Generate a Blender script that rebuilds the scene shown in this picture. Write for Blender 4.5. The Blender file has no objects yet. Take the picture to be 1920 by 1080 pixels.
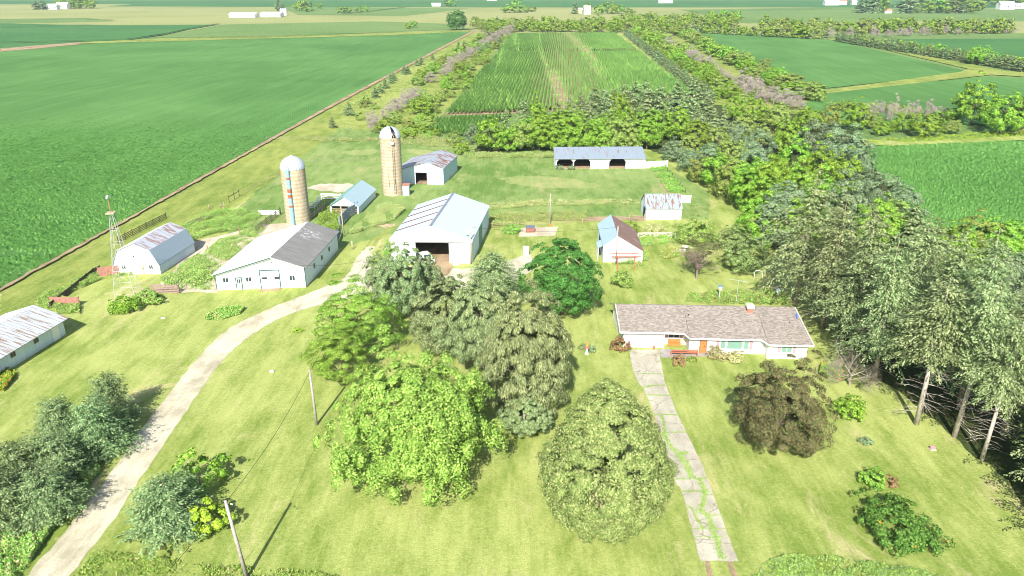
import bpy, math, random
import numpy as np
R = math.radians
rnd = random.Random(7)
# ------------------------------------------------------------------ camera, sky, sun, exposure
sc = bpy.context.scene
CAM_H, FPX, PITCH = 46.0, 1400.0, R(22.3)
cam_d = bpy.data.cameras.new("camera"); cam = bpy.data.objects.new("camera", cam_d)
sc.collection.objects.link(cam); sc.camera = cam
cam.location = (0, 0, CAM_H); cam.rotation_euler = (R(90)-PITCH, 0, 0)
cam_d.sensor_width = 36; cam_d.lens = FPX/1920*36
cam_d.clip_start = 0.5; cam_d.clip_end = 20000
SUN_EL, SUN_AZ = R(39), R(10)            # sun stands behind the camera, 10 degrees to its left
w = bpy.data.worlds.new("World"); sc.world = w; w.use_nodes = True
nt = w.node_tree; bg = nt.nodes["Background"]
sky = nt.nodes.new("ShaderNodeTexSky"); sky.sky_type = 'NISHITA'; sky.sun_disc = False
sky.sun_elevation = SUN_EL; sky.sun_rotation = R(190)
sky.air_density = 1.2; sky.dust_density = 1.5
nt.links.new(sky.outputs[0], bg.inputs[0]); bg.inputs[1].default_value = 0.09
sl = bpy.data.lights.new("sun", 'SUN'); so = bpy.data.objects.new("sun", sl); sc.collection.objects.link(so)
sl.energy = 5.0; sl.angle = R(0.5); sl.color = (1, .95, .86)
so.rotation_euler = (R(90)-SUN_EL, 0, -SUN_AZ)
sc.view_settings.view_transform = 'Standard'; sc.view_settings.look = 'None'
sc.view_settings.exposure = 1.0; sc.view_settings.gamma = 1
sc.render.engine = 'CYCLES'
sc.cycles.max_bounces = 6; sc.cycles.diffuse_bounces = 4; sc.cycles.transmission_bounces = 3
sc.cycles.filter_width = 0.95; sc.cycles.volume_bounces = 0; sc.cycles.transparent_max_bounces = 4
col = sc.collection
cp, sp = math.cos(PITCH), math.sin(PITCH)

def G(u, v, z=0.0):
    """point of the plane at height z seen at photo pixel (u, v)"""
    a = (u-960)/FPX; b = (540-v)/FPX
    dz = -sp+b*cp; t = (z-CAM_H)/dz
    return (a*t, (cp+b*sp)*t)

# ------------------------------------------------------------------ materials
MATS = {}
def new_mat(name):
    m = bpy.data.materials.new(name); m.use_nodes = True
    n = m.node_tree; b = n.nodes["Principled BSDF"]
    b.inputs["Roughness"].default_value = .85
    b.inputs["Specular IOR Level"].default_value = .25
    MATS[name] = m
    return m, n, b
def N(n, t, **k):
    x = n.nodes.new(t)
    for a, b in k.items(): setattr(x, a, b)
    return x
def ramp(n, stops, fac, interp='LINEAR'):
    r = N(n, "ShaderNodeValToRGB"); e = r.color_ramp.elements; r.color_ramp.interpolation = interp
    e[0].position, e[0].color = stops[0][0], (*stops[0][1], 1)
    e[1].position, e[1].color = stops[-1][0], (*stops[-1][1], 1)
    for p, c in stops[1:-1]:
        q = e.new(p); q.color = (*c, 1)
    n.links.new(fac, r.inputs[0]); return r.outputs[0]
def noise(n, vec, scale, detail=4, rough=.55, dist=0):
    x = N(n, "ShaderNodeTexNoise"); x.inputs["Scale"].default_value = scale
    x.inputs["Detail"].default_value = detail; x.inputs["Roughness"].default_value = rough
    x.inputs["Distortion"].default_value = dist
    n.links.new(vec, x.inputs["Vector"]); return x.outputs["Fac"]
def mapping(n, vec, scale=(1, 1, 1), rot=(0, 0, 0)):
    x = N(n, "ShaderNodeMapping"); x.inputs["Scale"].default_value = scale; x.inputs["Rotation"].default_value = rot
    n.links.new(vec, x.inputs[0]); return x.outputs[0]
def mix(n, a, b, f, mode='MIX'):
    x = N(n, "ShaderNodeMix", data_type='RGBA', blend_type=mode)
    for s, v in ((x.inputs[6], a), (x.inputs[7], b), (x.inputs[0], f)):
        if isinstance(v, (tuple, list)): s.default_value = (*v, 1)
        elif isinstance(v, (int, float)): s.default_value = v
        else: n.links.new(v, s)
    return x.outputs[2]
def mth(n, op, a, b=0.0, clamp=False):
    x = N(n, "ShaderNodeMath", operation=op); x.use_clamp = clamp
    for s, v in ((x.inputs[0], a), (x.inputs[1], b)):
        if isinstance(v, (int, float)): s.default_value = v
        else: n.links.new(v, s)
    return x.outputs[0]
def bump(n, b, h, dist, strength=1.0):
    x = N(n, "ShaderNodeBump"); x.inputs["Distance"].default_value = dist; x.inputs["Strength"].default_value = strength
    n.links.new(h, x.inputs["Height"]); n.links.new(x.outputs[0], b.inputs["Normal"])
def gpos(n): return N(n, "ShaderNodeNewGeometry").outputs["Position"]
def opos(n): return N(n, "ShaderNodeTexCoord").outputs["Object"]

def ground_mat(name, dark, light, tan, tan_amt=.5, stripe=0, fine=1.0, big=.03, rot=3.5):
    m, n, b = new_mat(name); p = gpos(n)
    big_n = noise(n, p, big, 5, .6, .4)
    mid = noise(n, mapping(n, p, (1, .35, 1), (0, 0, R(rot))), .35, 5, .7)
    fin = noise(n, p, 2.6*fine, 6, .8)
    f = mth(n, 'ADD', mth(n, 'MULTIPLY', big_n, .55), mth(n, 'ADD', mth(n, 'MULTIPLY', mid, .65), mth(n, 'MULTIPLY', fin, .45)))
    c = ramp(n, [(.70, dark), (.91, light)], f)
    t = noise(n, mapping(n, p, (1, .45, 1), (0, 0, R(rot))), .10, 8, .78, .6)
    tf = ramp(n, [(.55, (0, 0, 0)), (.72, (1, 1, 1))], t)
    c = mix(n, c, tan, mth(n, 'MULTIPLY', tf, tan_amt))
    sp2 = ramp(n, [(.60, (0, 0, 0)), (.72, (1, 1, 1))], noise(n, p, 1.1, 3, .8))
    c = mix(n, c, tan, mth(n, 'MULTIPLY', sp2, tan_amt*.35))
    sk = noise(n, mapping(n, p, (1, .045, 1), (0, 0, R(rot))), 1.5, 4, .7)
    c = mix(n, c, light, mth(n, 'MULTIPLY', ramp(n, [(.5, (0, 0, 0)), (.75, (1, 1, 1))], sk), .45))
    c = mix(n, c, dark, mth(n, 'MULTIPLY', ramp(n, [(.25, (1, 1, 1)), (.48, (0, 0, 0))], sk), .4))
    fl = ramp(n, [(.63, (0, 0, 0)), (.67, (1, 1, 1))], noise(n, mapping(n, p, (1, .6, 1)), 2.3, 3, .6))
    c = mix(n, c, tan, mth(n, 'MULTIPLY', mth(n, 'MULTIPLY', fl, tf), tan_amt))
    if stripe:
        wv = N(n, "ShaderNodeTexWave"); wv.wave_type = 'BANDS'; wv.bands_direction = 'X'
        wv.inputs["Scale"].default_value = .16; wv.inputs["Distortion"].default_value = 3.0
        wv.inputs["Detail"].default_value = 3; wv.inputs["Detail Scale"].default_value = .4
        n.links.new(mapping(n, p, (1, 1, 1), (0, 0, R(rot))), wv.inputs[0])
        c = mix(n, c, dark, mth(n, 'MULTIPLY', wv.outputs["Fac"], stripe))
    gr = ramp(n, [(.3, (.66, .68, .62)), (.7, (1.18, 1.16, 1.14))], noise(n, p, 7*fine, 3, .8))
    c = mix(n, c, gr, .8, 'MULTIPLY')
    n.links.new(c, b.inputs["Base Color"])
    bump(n, b, fin, .12/fine, .8)
    b.inputs["Roughness"].default_value = 1; b.inputs["Specular IOR Level"].default_value = .05
    return m
LAWN = ground_mat("lawn_grass", (.165, .235, .045), (.365, .41, .135), (.58, .47, .29), 1.0, .08)
PAST = ground_mat("pasture_grass", (.11, .20, .045), (.24, .32, .11), (.45, .38, .2), .8)
ROUGH = ground_mat("rough_grass", (.13, .20, .04), (.29, .33, .09), (.42, .37, .18), .6, 0, .6)
TANF = ground_mat("pale_crop", (.24, .28, .10), (.34, .35, .15), (.36, .33, .17), .5, 0, .1, .006)
GRF = ground_mat("green_crop", (.11, .20, .06), (.18, .27, .09), (.25, .28, .11), .5, 0, .1, .006)
DGF = ground_mat("dark_crop", (.05, .15, .05), (.08, .20, .06), (.12, .22, .08), .3, 0, .1, .008)
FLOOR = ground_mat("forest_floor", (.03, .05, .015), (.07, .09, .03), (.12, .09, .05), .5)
SOIL = ground_mat("bare_soil", (.22, .16, .10), (.40, .30, .20), (.20, .25, .07), .35, 0, 1, .2)
GRAV = ground_mat("gravel", (.36, .325, .24), (.585, .545, .43), (.25, .235, .15), .8, 0, 2.2, .25)
CONC = ground_mat("concrete", (.325, .305, .25), (.485, .455, .385), (.24, .22, .165), .9, 0, 2.0, .3)
YARDC = ground_mat("old_yard_concrete", (.40, .34, .26), (.58, .50, .40), (.25, .27, .12), .6, 0, 1.5, .3)

n = CONC.node_tree; b = n.nodes["Principled BSDF"]; lk = b.inputs["Base Color"].links[0]; src = lk.from_socket
vo = N(n, "ShaderNodeTexVoronoi", feature='DISTANCE_TO_EDGE'); vo.inputs["Scale"].default_value = .2; vo.inputs["Randomness"].default_value = 1
wp = N(n, "ShaderNodeVectorMath", operation='ADD'); pp = gpos(n); nn = N(n, "ShaderNodeTexNoise"); nn.inputs["Scale"].default_value = .9; n.links.new(pp, nn.inputs[0]); n.links.new(pp, wp.inputs[0]); n.links.new(nn.outputs["Color"], wp.inputs[1]); n.links.new(wp.outputs[0], vo.inputs["Vector"])
n.links.new(mix(n, src, (.12, .13, .06), ramp(n, [(.003, (.6, .6, .6)), (.012, (0, 0, 0))], vo.outputs["Distance"])), b.inputs["Base Color"])
def soy_mat(name, rows=True):
    m, n, b = new_mat(name); p = gpos(n)
    q = mapping(n, p, (1, 1, 1), (0, 0, R(3.7)))
    big = noise(n, p, .012, 5, .6, .5)
    st = noise(n, mapping(n, q, (1, .06, 1)), .25, 4, .6)
    fin = noise(n, p, 1.6, 5, .8)
    f = mth(n, 'ADD', mth(n, 'MULTIPLY', big, .5), mth(n, 'ADD', mth(n, 'MULTIPLY', st, .3), mth(n, 'MULTIPLY', fin, .45)))
    c = ramp(n, [(.45, (.058, .15, .036)), (.62, (.092, .22, .054)), (.78, (.138, .29, .082))], f)
    n.links.new(c, b.inputs["Base Color"])
    wv = N(n, "ShaderNodeTexWave"); wv.bands_direction = 'X'; wv.inputs["Scale"].default_value = .41
    wv.inputs["Distortion"].default_value = 1.0; n.links.new(q, wv.inputs[0])
    bump(n, b, mth(n, 'ADD', mth(n, 'MULTIPLY', wv.outputs["Fac"], .5), fin), .5, .8)
    b.inputs["Specular IOR Level"].default_value = .1
    return m
SOY = soy_mat("soybean_canopy")

def leaf_mat(name, cols, trans=.13, var=.3, gain=1.75):
    m, n, b = new_mat(name)
    g = N(n, "ShaderNodeNewGeometry"); oi = N(n, "ShaderNodeObjectInfo")
    cols = [tuple(min(.9, x*gain) for x in c_) for c_ in cols]; k = len(cols)-1
    c = ramp(n, [(i/k*.9+.05, cc) for i, cc in enumerate(cols)], g.outputs["Random Per Island"])
    hs = N(n, "ShaderNodeHueSaturation")
    n.links.new(c, hs.inputs["Color"])
    n.links.new(mth(n, 'ADD', mth(n, 'MULTIPLY', oi.outputs["Random"], .04), .48), hs.inputs["Hue"])
    big = noise(n, opos(n), .5, 3, .6)
    val = mth(n, 'ADD', mth(n, 'ADD', mth(n, 'MULTIPLY', oi.outputs["Random"], var), 1-var/2-.25), mth(n, 'MULTIPLY', big, .5))
    n.links.new(val, hs.inputs["Value"])
    d = N(n, "ShaderNodeBsdfDiffuse"); t = N(n, "ShaderNodeBsdfTranslucent"); mx = N(n, "ShaderNodeMixShader")
    n.links.new(hs.outputs[0], d.inputs[0]); n.links.new(hs.outputs[0], t.inputs[0])
    mx.inputs[0].default_value = trans
    n.links.new(d.outputs[0], mx.inputs[1]); n.links.new(t.outputs[0], mx.inputs[2])
    n.links.new(mx.outputs[0], n.nodes["Material Output"].inputs[0]); n.nodes.remove(b)
    return m
L_MAPLE = leaf_mat("maple_leaves", [(.11, .20, .03), (.19, .29, .055), (.31, .40, .10)], gain=1.15)
L_LIND = leaf_mat("linden_leaves", [(.07, .13, .035), (.13, .195, .06), (.24, .28, .12)], gain=1.35, var=0)
L_DARK = leaf_mat("dark_maple_leaves", [(.02, .07, .014), (.04, .115, .022), (.07, .16, .04)])
L_PURP = leaf_mat("purple_leaves", [(.045, .07, .022), (.09, .085, .04), (.12, .15, .055), (.17, .12, .07)], gain=1.3)
L_LOC = leaf_mat("locust_leaves", [(.05, .115, .015), (.10, .185, .028), (.18, .27, .05)])
L_DEC = leaf_mat("broad_leaves", [(.06, .13, .015), (.12, .21, .025), (.21, .30, .055)], .32, .4)
L_DEC2 = leaf_mat("olive_leaves", [(.075, .125, .03), (.145, .20, .045), (.24, .285, .085)], .32, .4)
L_LIME = leaf_mat("lime_leaves", [(.17, .28, .02), (.26, .37, .035), (.34, .43, .06)], gain=1.1)
L_SPR = leaf_mat("spruce_needles", [(.055, .085, .03), (.115, .15, .065), (.20, .23, .115)], .18, .2, 1.9)
L_BLUE = leaf_mat("blue_needles", [(.045, .085, .033), (.10, .145, .062), (.19, .235, .115)], .2, .2, 1.85)
L_PINE = leaf_mat("pine_needles", [(.055, .09, .035), (.11, .15, .065), (.20, .24, .12)], .22, .2, 1.85)
L_SILV = leaf_mat("silver_leaves", [(.09, .15, .07), (.15, .22, .115), (.25, .32, .19)], .2, .25, 1.25)
L_WEED = leaf_mat("weed_leaves", [(.07, .15, .025), (.13, .23, .045), (.22, .29, .08)])
L_DRY = leaf_mat("dry_grass", [(.20, .24, .08), (.36, .34, .16), (.48, .42, .25)], gain=1.15)
L_CORN = leaf_mat("corn_leaves", [(.05, .15, .025), (.09, .21, .035), (.17, .28, .055)])
L_RED = leaf_mat("barberry_leaves", [(.08, .07, .03), (.15, .09, .05), (.22, .14, .07)])
L_DKG = leaf_mat("deep_green_leaves", [(.03, .08, .015), (.06, .14, .025), (.13, .22, .05)], gain=1.4)
FLW = leaf_mat("flower_petals", [(.8, .25, .05), (.75, .6, .1), (.75, .3, .5), (.7, .65, .6)], .1, .1, 1)
FLO = leaf_mat("orange_petals", [(.8, .18, .03), (.8, .33, .05)], .1, .1, 1)

def plain(name, c, rough=.7, var=.12, scale=1.5, metal=0):
    m, n, b = new_mat(name)
    f = noise(n, opos(n), scale, 5, .7)
    lo = tuple(x*(1-var*1.6) for x in c); hi = tuple(min(1, x*(1+var)) for x in c)
    n.links.new(ramp(n, [(.3, lo), (.7, hi)], f), b.inputs["Base Color"])
    b.inputs["Roughness"].default_value = rough; b.inputs["Metallic"].default_value = metal
    return m
def siding(name, c, axis='Z', step=.2, dirt=.12):
    m, n, b = new_mat(name); p = opos(n)
    wv = N(n, "ShaderNodeTexWave"); wv.bands_direction = axis; wv.wave_profile = 'SAW'
    wv.inputs["Scale"].default_value = 1/step/ (20/ (2*math.pi)) * 1.0
    n.links.new(p, wv.inputs[0])
    f = noise(n, mapping(n, p, (1, 1, .25)), 1.2, 6, .7)
    sep = N(n, "ShaderNodeSeparateXYZ"); n.links.new(p, sep.inputs[0])
    low = mth(n, 'MULTIPLY', mth(n, 'SUBTRACT', 1.0, mth(n, 'MULTIPLY', sep.outputs[2], 1.3), True), noise(n, p, 3, 4))
    c0 = ramp(n, [(.3, tuple(x*(1-dirt) for x in c)), (.65, c)], f)
    c1 = mix(n, c0, (.40, .36, .26), mth(n, 'MULTIPLY', low, .55))
    lines = ramp(n, [(0, (.72, .74, .78)), (.14, (1, 1, 1))], wv.outputs["Fac"])
    n.links.new(mix(n, c1, lines, .65, 'MULTIPLY'), b.inputs["Base Color"])
    bump(n, b, wv.outputs["Fac"], .02, .6)
    return m
def metal_roof(name, c, rust=(.36, .17, .09), amt=0.0, step=.3, axis='Y', rusty_scale=(2.2, .18), seed=0, blotch=0, thr=.55):
    """sheet metal with ribs across `axis` and rust running down the sheets"""
    m, n, b = new_mat(name); p = opos(n)
    wv = N(n, "ShaderNodeTexWave"); wv.bands_direction = axis; wv.inputs["Scale"].default_value = 1/step/3.18
    n.links.new(p, wv.inputs[0])
    s = (rusty_scale[1], rusty_scale[0], 1) if axis == 'Y' else (rusty_scale[0], rusty_scale[1], 1)
    mp = N(n, "ShaderNodeMapping"); mp.inputs["Scale"].default_value = s; mp.inputs["Location"].default_value = (seed, seed*1.7, 0)
    n.links.new(p, mp.inputs[0])
    r1 = noise(n, mp.outputs[0], 1.0, 5, .65)
    f = ramp(n, [(thr, (0, 0, 0)), (thr+.07, (1, 1, 1))], r1)
    c0 = ramp(n, [(.3, tuple(x*.85 for x in c)), (.7, c)], noise(n, mp.outputs[0], 2.2, 4, .6))
    cc = mix(n, c0, rust, mth(n, 'MULTIPLY', f, amt))
    if blotch:
        bf = ramp(n, [(.54, (0, 0, 0)), (.60, (1, 1, 1))], noise(n, p, .35, 2, .5))
        cc = mix(n, cc, rust, mth(n, 'MULTIPLY', bf, blotch))
    lines = ramp(n, [(.0, (.80, .82, .84)), (.12, (1, 1, 1))], wv.outputs["Fac"])
    n.links.new(mix(n, cc, lines, .55, 'MULTIPLY'), b.inputs["Base Color"])
    bump(n, b, wv.outputs["Fac"], .03, .5)
    b.inputs["Roughness"].default_value = .6; b.inputs["Specular IOR Level"].default_value = .3
    return m
WHITE = siding("white_siding", (.80, .81, .82))
WHITEV = siding("white_steel", (.80, .82, .84), 'X', .6, .08)
BLUEW = siding("blue_steel", (.48, .62, .69), 'X', .5, .12)
SHADEWY = siding("shade_tinted_steel", (.62, .72, .80), 'Y', .6, .1)  # white side walls, with bluish sky-lit shade painted into the colour
FADED = plain("faded_red_boards", (.34, .17, .13), .9, .25, 3)
REDP = plain("red_paint", (.40, .12, .075), .7)
DOORW = plain("orange_wood", (.42, .18, .055), .6)
CREAM = plain("cream_boards", (.72, .58, .36), .8)
GREYW = plain("grey_wood", (.30, .25, .20), .95, .35, 4)
DARKW = plain("dark_wood", (.085, .07, .055), .95, .3, 4)
PALEW = plain("pale_wood", (.45, .35, .24), .9, .25, 3)
WHP = plain("white_paint", (.80, .80, .79), .6, .06)
PINK = plain("pink_shutter", (.52, .27, .31), .7)
GREENT = plain("green_trim", (.04, .11, .09), .6)
DARK = plain("dark_interior", (.035, .035, .04), .95)
GALV = plain("galvanised_steel", (.55, .57, .60), .45, .15, 2, .3)
CONCW = plain("grey_concrete", (.5, .48, .44), .9, .2, 2)
BRICK = plain("red_brick", (.55, .16, .11), .9, .2, 6)
BLACK = plain("black_rubber", (.02, .02, .02), .6)
BARK = plain("bark", (.17, .13, .10), .95, .3, 3)
BARKG = plain("grey_bark", (.36, .31, .26), .95, .3, 2)
BARKP = plain("pale_spruce_bark", (.46, .41, .36), .95, .25, 2)
DEADW = plain("dead_twigs", (.42, .355, .32), .95, .2, 2)
DEADT = plain("grey_twigs", (.30, .26, .22), .95, .3, 2)
BLUEP = plain("blue_paint", (.12, .25, .6), .6)
STATU = plain("orange_statue", (.75, .25, .06), .7)
def glass_mat():
    m, n, b = new_mat("window_glass"); b.inputs["Base Color"].default_value = (.03, .05, .06, 1)
    b.inputs["Roughness"].default_value = .12; b.inputs["Specular IOR Level"].default_value = .6; return m
GLASS = glass_mat()
m, n, b = new_mat("green_curtain_glass"); b.inputs["Base Color"].default_value = (.17, .30, .24, 1); b.inputs["Roughness"].default_value = .3; TEAL = m
ROOFWH = metal_roof("white_roof", (.62, .66, .70), amt=.06, thr=.62)
ROOFC = metal_roof("pale_blue_roof", (.46, .55, .62), amt=.0)
ROOFBL = metal_roof("blue_roof", (.33, .45, .51), amt=.0)
ROOFA = metal_roof("weathered_roof", (.46, .50, .54), (.24, .155, .10), .9, .6, 'Y', (4.5, .22), 3, 0, .51)
ROOFD = metal_roof("rust_seamed_roof", (.40, .44, .50), (.24, .11, .08), .8, .62, 'Y', (1.6, .10), 5, 0, .5)
ROOFDL = metal_roof("lower_gambrel_roof", (.34, .42, .50), amt=.05)
ROOFF = metal_roof("rust_patched_roof", (.32, .37, .43), (.23, .10, .06), .95, .8, 'Y', (.9, .16), 1.3, 0, .50)
ROOFG = metal_roof("galvanised_long_roof", (.23, .28, .335), (.22, .12, .07), .9, .6, 'X', (2.0, .07), 2, 0, .57)
ROOFH = metal_roof("rust_striped_roof", (.27, .35, .41), (.19, .09, .055), .97, .62, 'X', (3.4, .10), 8, 0, .50)
ROOFI = metal_roof("brown_rust_roof", (.22, .13, .105), (.42, .44, .47), .7, .7, 'Y', (.7, .2), 2, 0, .60)
def gable_stripes(m, c=(.30, .17, .15), step=.62):
    pass
# grey tar roof
def tar():
    m, n, b = new_mat("grey_tar_roof"); p = opos(n)
    f = noise(n, mapping(n, p, (.25, 2.0, 1)), 1, 6, .7)
    c = ramp(n, [(.3, (.15, .15, .145)), (.7, (.23, .23, .22))], f)
    g = N(n, "ShaderNodeVectorMath", operation='DISTANCE'); n.links.new(p, g.inputs[0]); g.inputs[1].default_value = (10.3, 15.2, 5)
    near = mth(n, 'SUBTRACT', 1.0, mth(n, 'DIVIDE', g.outputs["Value"], 3.2), True)
    k = mth(n, 'MULTIPLY', near, ramp(n, [(.52, (0, 0, 0)), (.58, (1, 1, 1))], noise(n, p, 1.3, 4, .8)))
    n.links.new(mix(n, c, (.6, .6, .6), k), b.inputs["Base Color"]); return m
TAR = tar()
def shingles():
    m, n, b = new_mat("brown_shingles"); p = opos(n)
    br = N(n, "ShaderNodeTexBrick"); br.inputs["Scale"].default_value = 1
    br.inputs["Brick Width"].default_value = .32; br.inputs["Row Height"].default_value = .15; br.inputs["Mortar Size"].default_value = .01
    br.inputs["Color1"].default_value = (.18, .16, .14, 1); br.inputs["Color2"].default_value = (.34, .305, .27, 1); br.inputs["Mortar"].default_value = (.09, .07, .065, 1)
    br.offset = .37
    n.links.new(p, br.inputs[0])
    f = noise(n, p, .5, 6, .7)
    n.links.new(mix(n, br.outputs[0], ramp(n, [(.3, (.88, .87, .86)), (.7, (1.08, 1.07, 1.06))], f), .7, 'MULTIPLY'), b.inputs["Base Color"])
    bump(n, b, noise(n, p, 6, 3, .7), .05, .7); return m
SHING = shingles()
def staves(name, c):
    m, n, b = new_mat(name); p = opos(n)
    sep = N(n, "ShaderNodeSeparateXYZ"); n.links.new(p, sep.inputs[0])
    ang = mth(n, 'ARCTAN2', sep.outputs[0], sep.outputs[1])
    cx = N(n, "ShaderNodeCombineXYZ"); n.links.new(mth(n, 'MULTIPLY', ang, 2.4), cx.inputs[0]); n.links.new(sep.outputs[2], cx.inputs[1])
    br = N(n, "ShaderNodeTexBrick"); br.inputs["Scale"].default_value = 1; br.inputs["Brick Width"].default_value = .32; br.inputs["Row Height"].default_value = .76
    br.inputs["Mortar Size"].default_value = .014
    br.inputs["Color1"].default_value = (*c, 1); br.inputs["Color2"].default_value = (c[0]*.84, c[1]*.82, c[2]*.78, 1)
    br.inputs["Mortar"].default_value = (c[0]*.55, c[1]*.5, c[2]*.45, 1); n.links.new(cx.outputs[0], br.inputs[0])
    wv = N(n, "ShaderNodeTexWave"); wv.bands_direction = 'Y'; wv.inputs["Scale"].default_value = 1/.76/3.18; n.links.new(cx.outputs[0], wv.inputs[0])
    rings = ramp(n, [(.0, (.74, .70, .66)), (.18, (1, 1, 1))], wv.outputs["Fac"])
    st = ramp(n, [(.35, (.78, .74, .70)), (.65, (1.05, 1.03, 1.0))], noise(n, mapping(n, cx.outputs[0], (1, .2, 1)), 1.1, 5, .7))
    n.links.new(mix(n, mix(n, br.outputs[0], rings, .5, 'MULTIPLY'), st, .9, 'MULTIPLY'), b.inputs["Base Color"])
    return m
STAVE = staves("concrete_staves", (.50, .43, .315))
def dome_mat():
    m, n, b = new_mat("dome_steel"); p = opos(n)
    sep = N(n, "ShaderNodeSeparateXYZ"); n.links.new(p, sep.inputs[0])
    ang = mth(n, 'ARCTAN2', sep.outputs[0], sep.outputs[1])
    s = mth(n, 'SINE', mth(n, 'MULTIPLY', ang, 24))
    c = ramp(n, [(.0, (.34, .38, .45)), (.16, (.55, .60, .67))], mth(n, 'ADD', mth(n, 'MULTIPLY', s, .5), .5))
    n.links.new(c, b.inputs["Base Color"]); b.inputs["Metallic"].default_value = .35; b.inputs["Roughness"].default_value = .42
    return m
DOME = dome_mat()

# ------------------------------------------------------------------ mesh builder
class MB:
    def __init__(s): s.v = []; s.f = []; s.m = []; s.mats = []
    def mi(s, mat):
        if mat not in s.mats: s.mats.append(mat)
        return s.mats.index(mat)
    def poly(s, pts, mat):
        k = len(s.v); s.v += [tuple(p) for p in pts]; s.f.append(tuple(range(k, k+len(pts)))); s.m.append(s.mi(mat))
    def box(s, x0, y0, z0, x1, y1, z1, mat):
        k = len(s.v); i = s.mi(mat)
        s.v += [(x, y, z) for z in (z0, z1) for y in (y0, y1) for x in (x0, x1)]
        for q in ((0, 2, 3, 1), (4, 5, 7, 6), (0, 1, 5, 4), (2, 6, 7, 3), (0, 4, 6, 2), (1, 3, 7, 5)):
            s.f.append(tuple(k+a for a in q)); s.m.append(i)
    def prism(s, poly, ext, mat):
        """closed solid: the polygon and its copy moved by ext"""
        k = len(s.v); n = len(poly); i = s.mi(mat)
        s.v += [tuple(p) for p in poly]+[tuple(p[j]+ext[j] for j in range(3)) for p in poly]
        s.f.append(tuple(range(k+n-1, k-1, -1))); s.f.append(tuple(range(k+n, k+2*n))); s.m += [i, i]
        for a in range(n):
            b = (a+1) % n; s.f.append((k+a, k+b, k+n+b, k+n+a)); s.m.append(i)
    def tube(s, p0, p1, r0, r1=None, mat=None, n=6, cap=True):
        r1 = r0 if r1 is None else r1
        p0 = np.array(p0, float); p1 = np.array(p1, float); d = p1-p0; L = np.linalg.norm(d)
        if L < 1e-6: return
        d /= L; a = np.cross(d, (0, 0, 1) if abs(d[2]) < .9 else (1, 0, 0)); a /= np.linalg.norm(a); b = np.cross(d, a)
        k = len(s.v); i = s.mi(mat)
        for p, r in ((p0, r0), (p1, r1)):
            for j in range(n):
                t = 2*math.pi*j/n; s.v.append(tuple(p+r*(math.cos(t)*a+math.sin(t)*b)))
        for j in range(n):
            s.f.append((k+j, k+(j+1) % n, k+n+(j+1) % n, k+n+j)); s.m.append(i)
        if cap: s.f.append(tuple(range(k+n-1, k-1, -1))); s.f.append(tuple(range(k+n, k+2*n))); s.m += [i, i]
    def lathe(s, prof, mat, n=32, c=(0, 0), a0=0, a1=2*math.pi):
        k = len(s.v); i = s.mi(mat); full = abs(a1-a0-2*math.pi) < 1e-6; q = n if full else n+1
        for r, z in prof:
            for j in range(q):
                t = a0+(a1-a0)*j/n; s.v.append((c[0]+r*math.cos(t), c[1]+r*math.sin(t), z))
        for a in range(len(prof)-1):
            for j in range(n):
                j2 = (j+1) % q if full else j+1
                s.f.append((k+a*q+j, k+a*q+j2, k+(a+1)*q+j2, k+(a+1)*q+j)); s.m.append(i)
    def build(s, name, parent=None, smooth=False, skew=0):
        if skew: s.v = [(x*math.cos(skew), y+x*math.sin(skew), z) for x, y, z in s.v]
        me = bpy.data.meshes.new(name); me.from_pydata(s.v, [], s.f)
        for m in s.mats: me.materials.append(m)
        me.polygons.foreach_set("material_index", s.m)
        if smooth: me.polygons.foreach_set("use_smooth", [True]*len(s.f))
        me.update(); o = bpy.data.objects.new(name, me); col.objects.link(o)
        if parent: o.parent = parent
        return o
def tag(o, label=None, cat=None, group=None, kind=None):
    if label: o["label"] = label
    if cat: o["category"] = cat
    if group: o["group"] = group
    if kind: o["kind"] = kind
    return o
def empty(name, loc, rz=0, label=None, cat=None, group=None):
    o = bpy.data.objects.new(name, None); col.objects.link(o); o.empty_display_size = .5
    o.location = (loc[0], loc[1], loc[2] if len(loc) > 2 else 0); o.rotation_euler = (0, 0, rz)
    return tag(o, label, cat, group)

# ------------------------------------------------------------------ ground sheets
def patch(name, pts, mat, z, px=True, jit=.3, step=1.2, label=None, seed=1, kind='structure'):
    q = [G(*p) for p in pts] if px else pts
    r = random.Random(seed*31+len(pts)); out = []
    for i in range(len(q)):
        a, b = q[i], q[(i+1) % len(q)]; L = math.hypot(b[0]-a[0], b[1]-a[1]); k = max(1, min(150, int(L/step)))
        for j in range(k):
            t = j/k; out.append((a[0]+(b[0]-a[0])*t+r.uniform(-jit, jit), a[1]+(b[1]-a[1])*t+r.uniform(-jit, jit)*1.3, z))
    mb = MB(); mb.poly(out, mat); o = mb.build(name); o["kind"] = kind
    if label: o["label"] = label
    # face up
    if o.data.polygons[0].normal.z < 0: o.data.flip_normals()
    return o
gm = MB(); gm.poly([(-9000, -600, 0), (9000, -600, 0), (9000, 14000, 0), (-9000, 14000, 0)], GRF)
gm.build("ground")["kind"] = 'structure'
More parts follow.
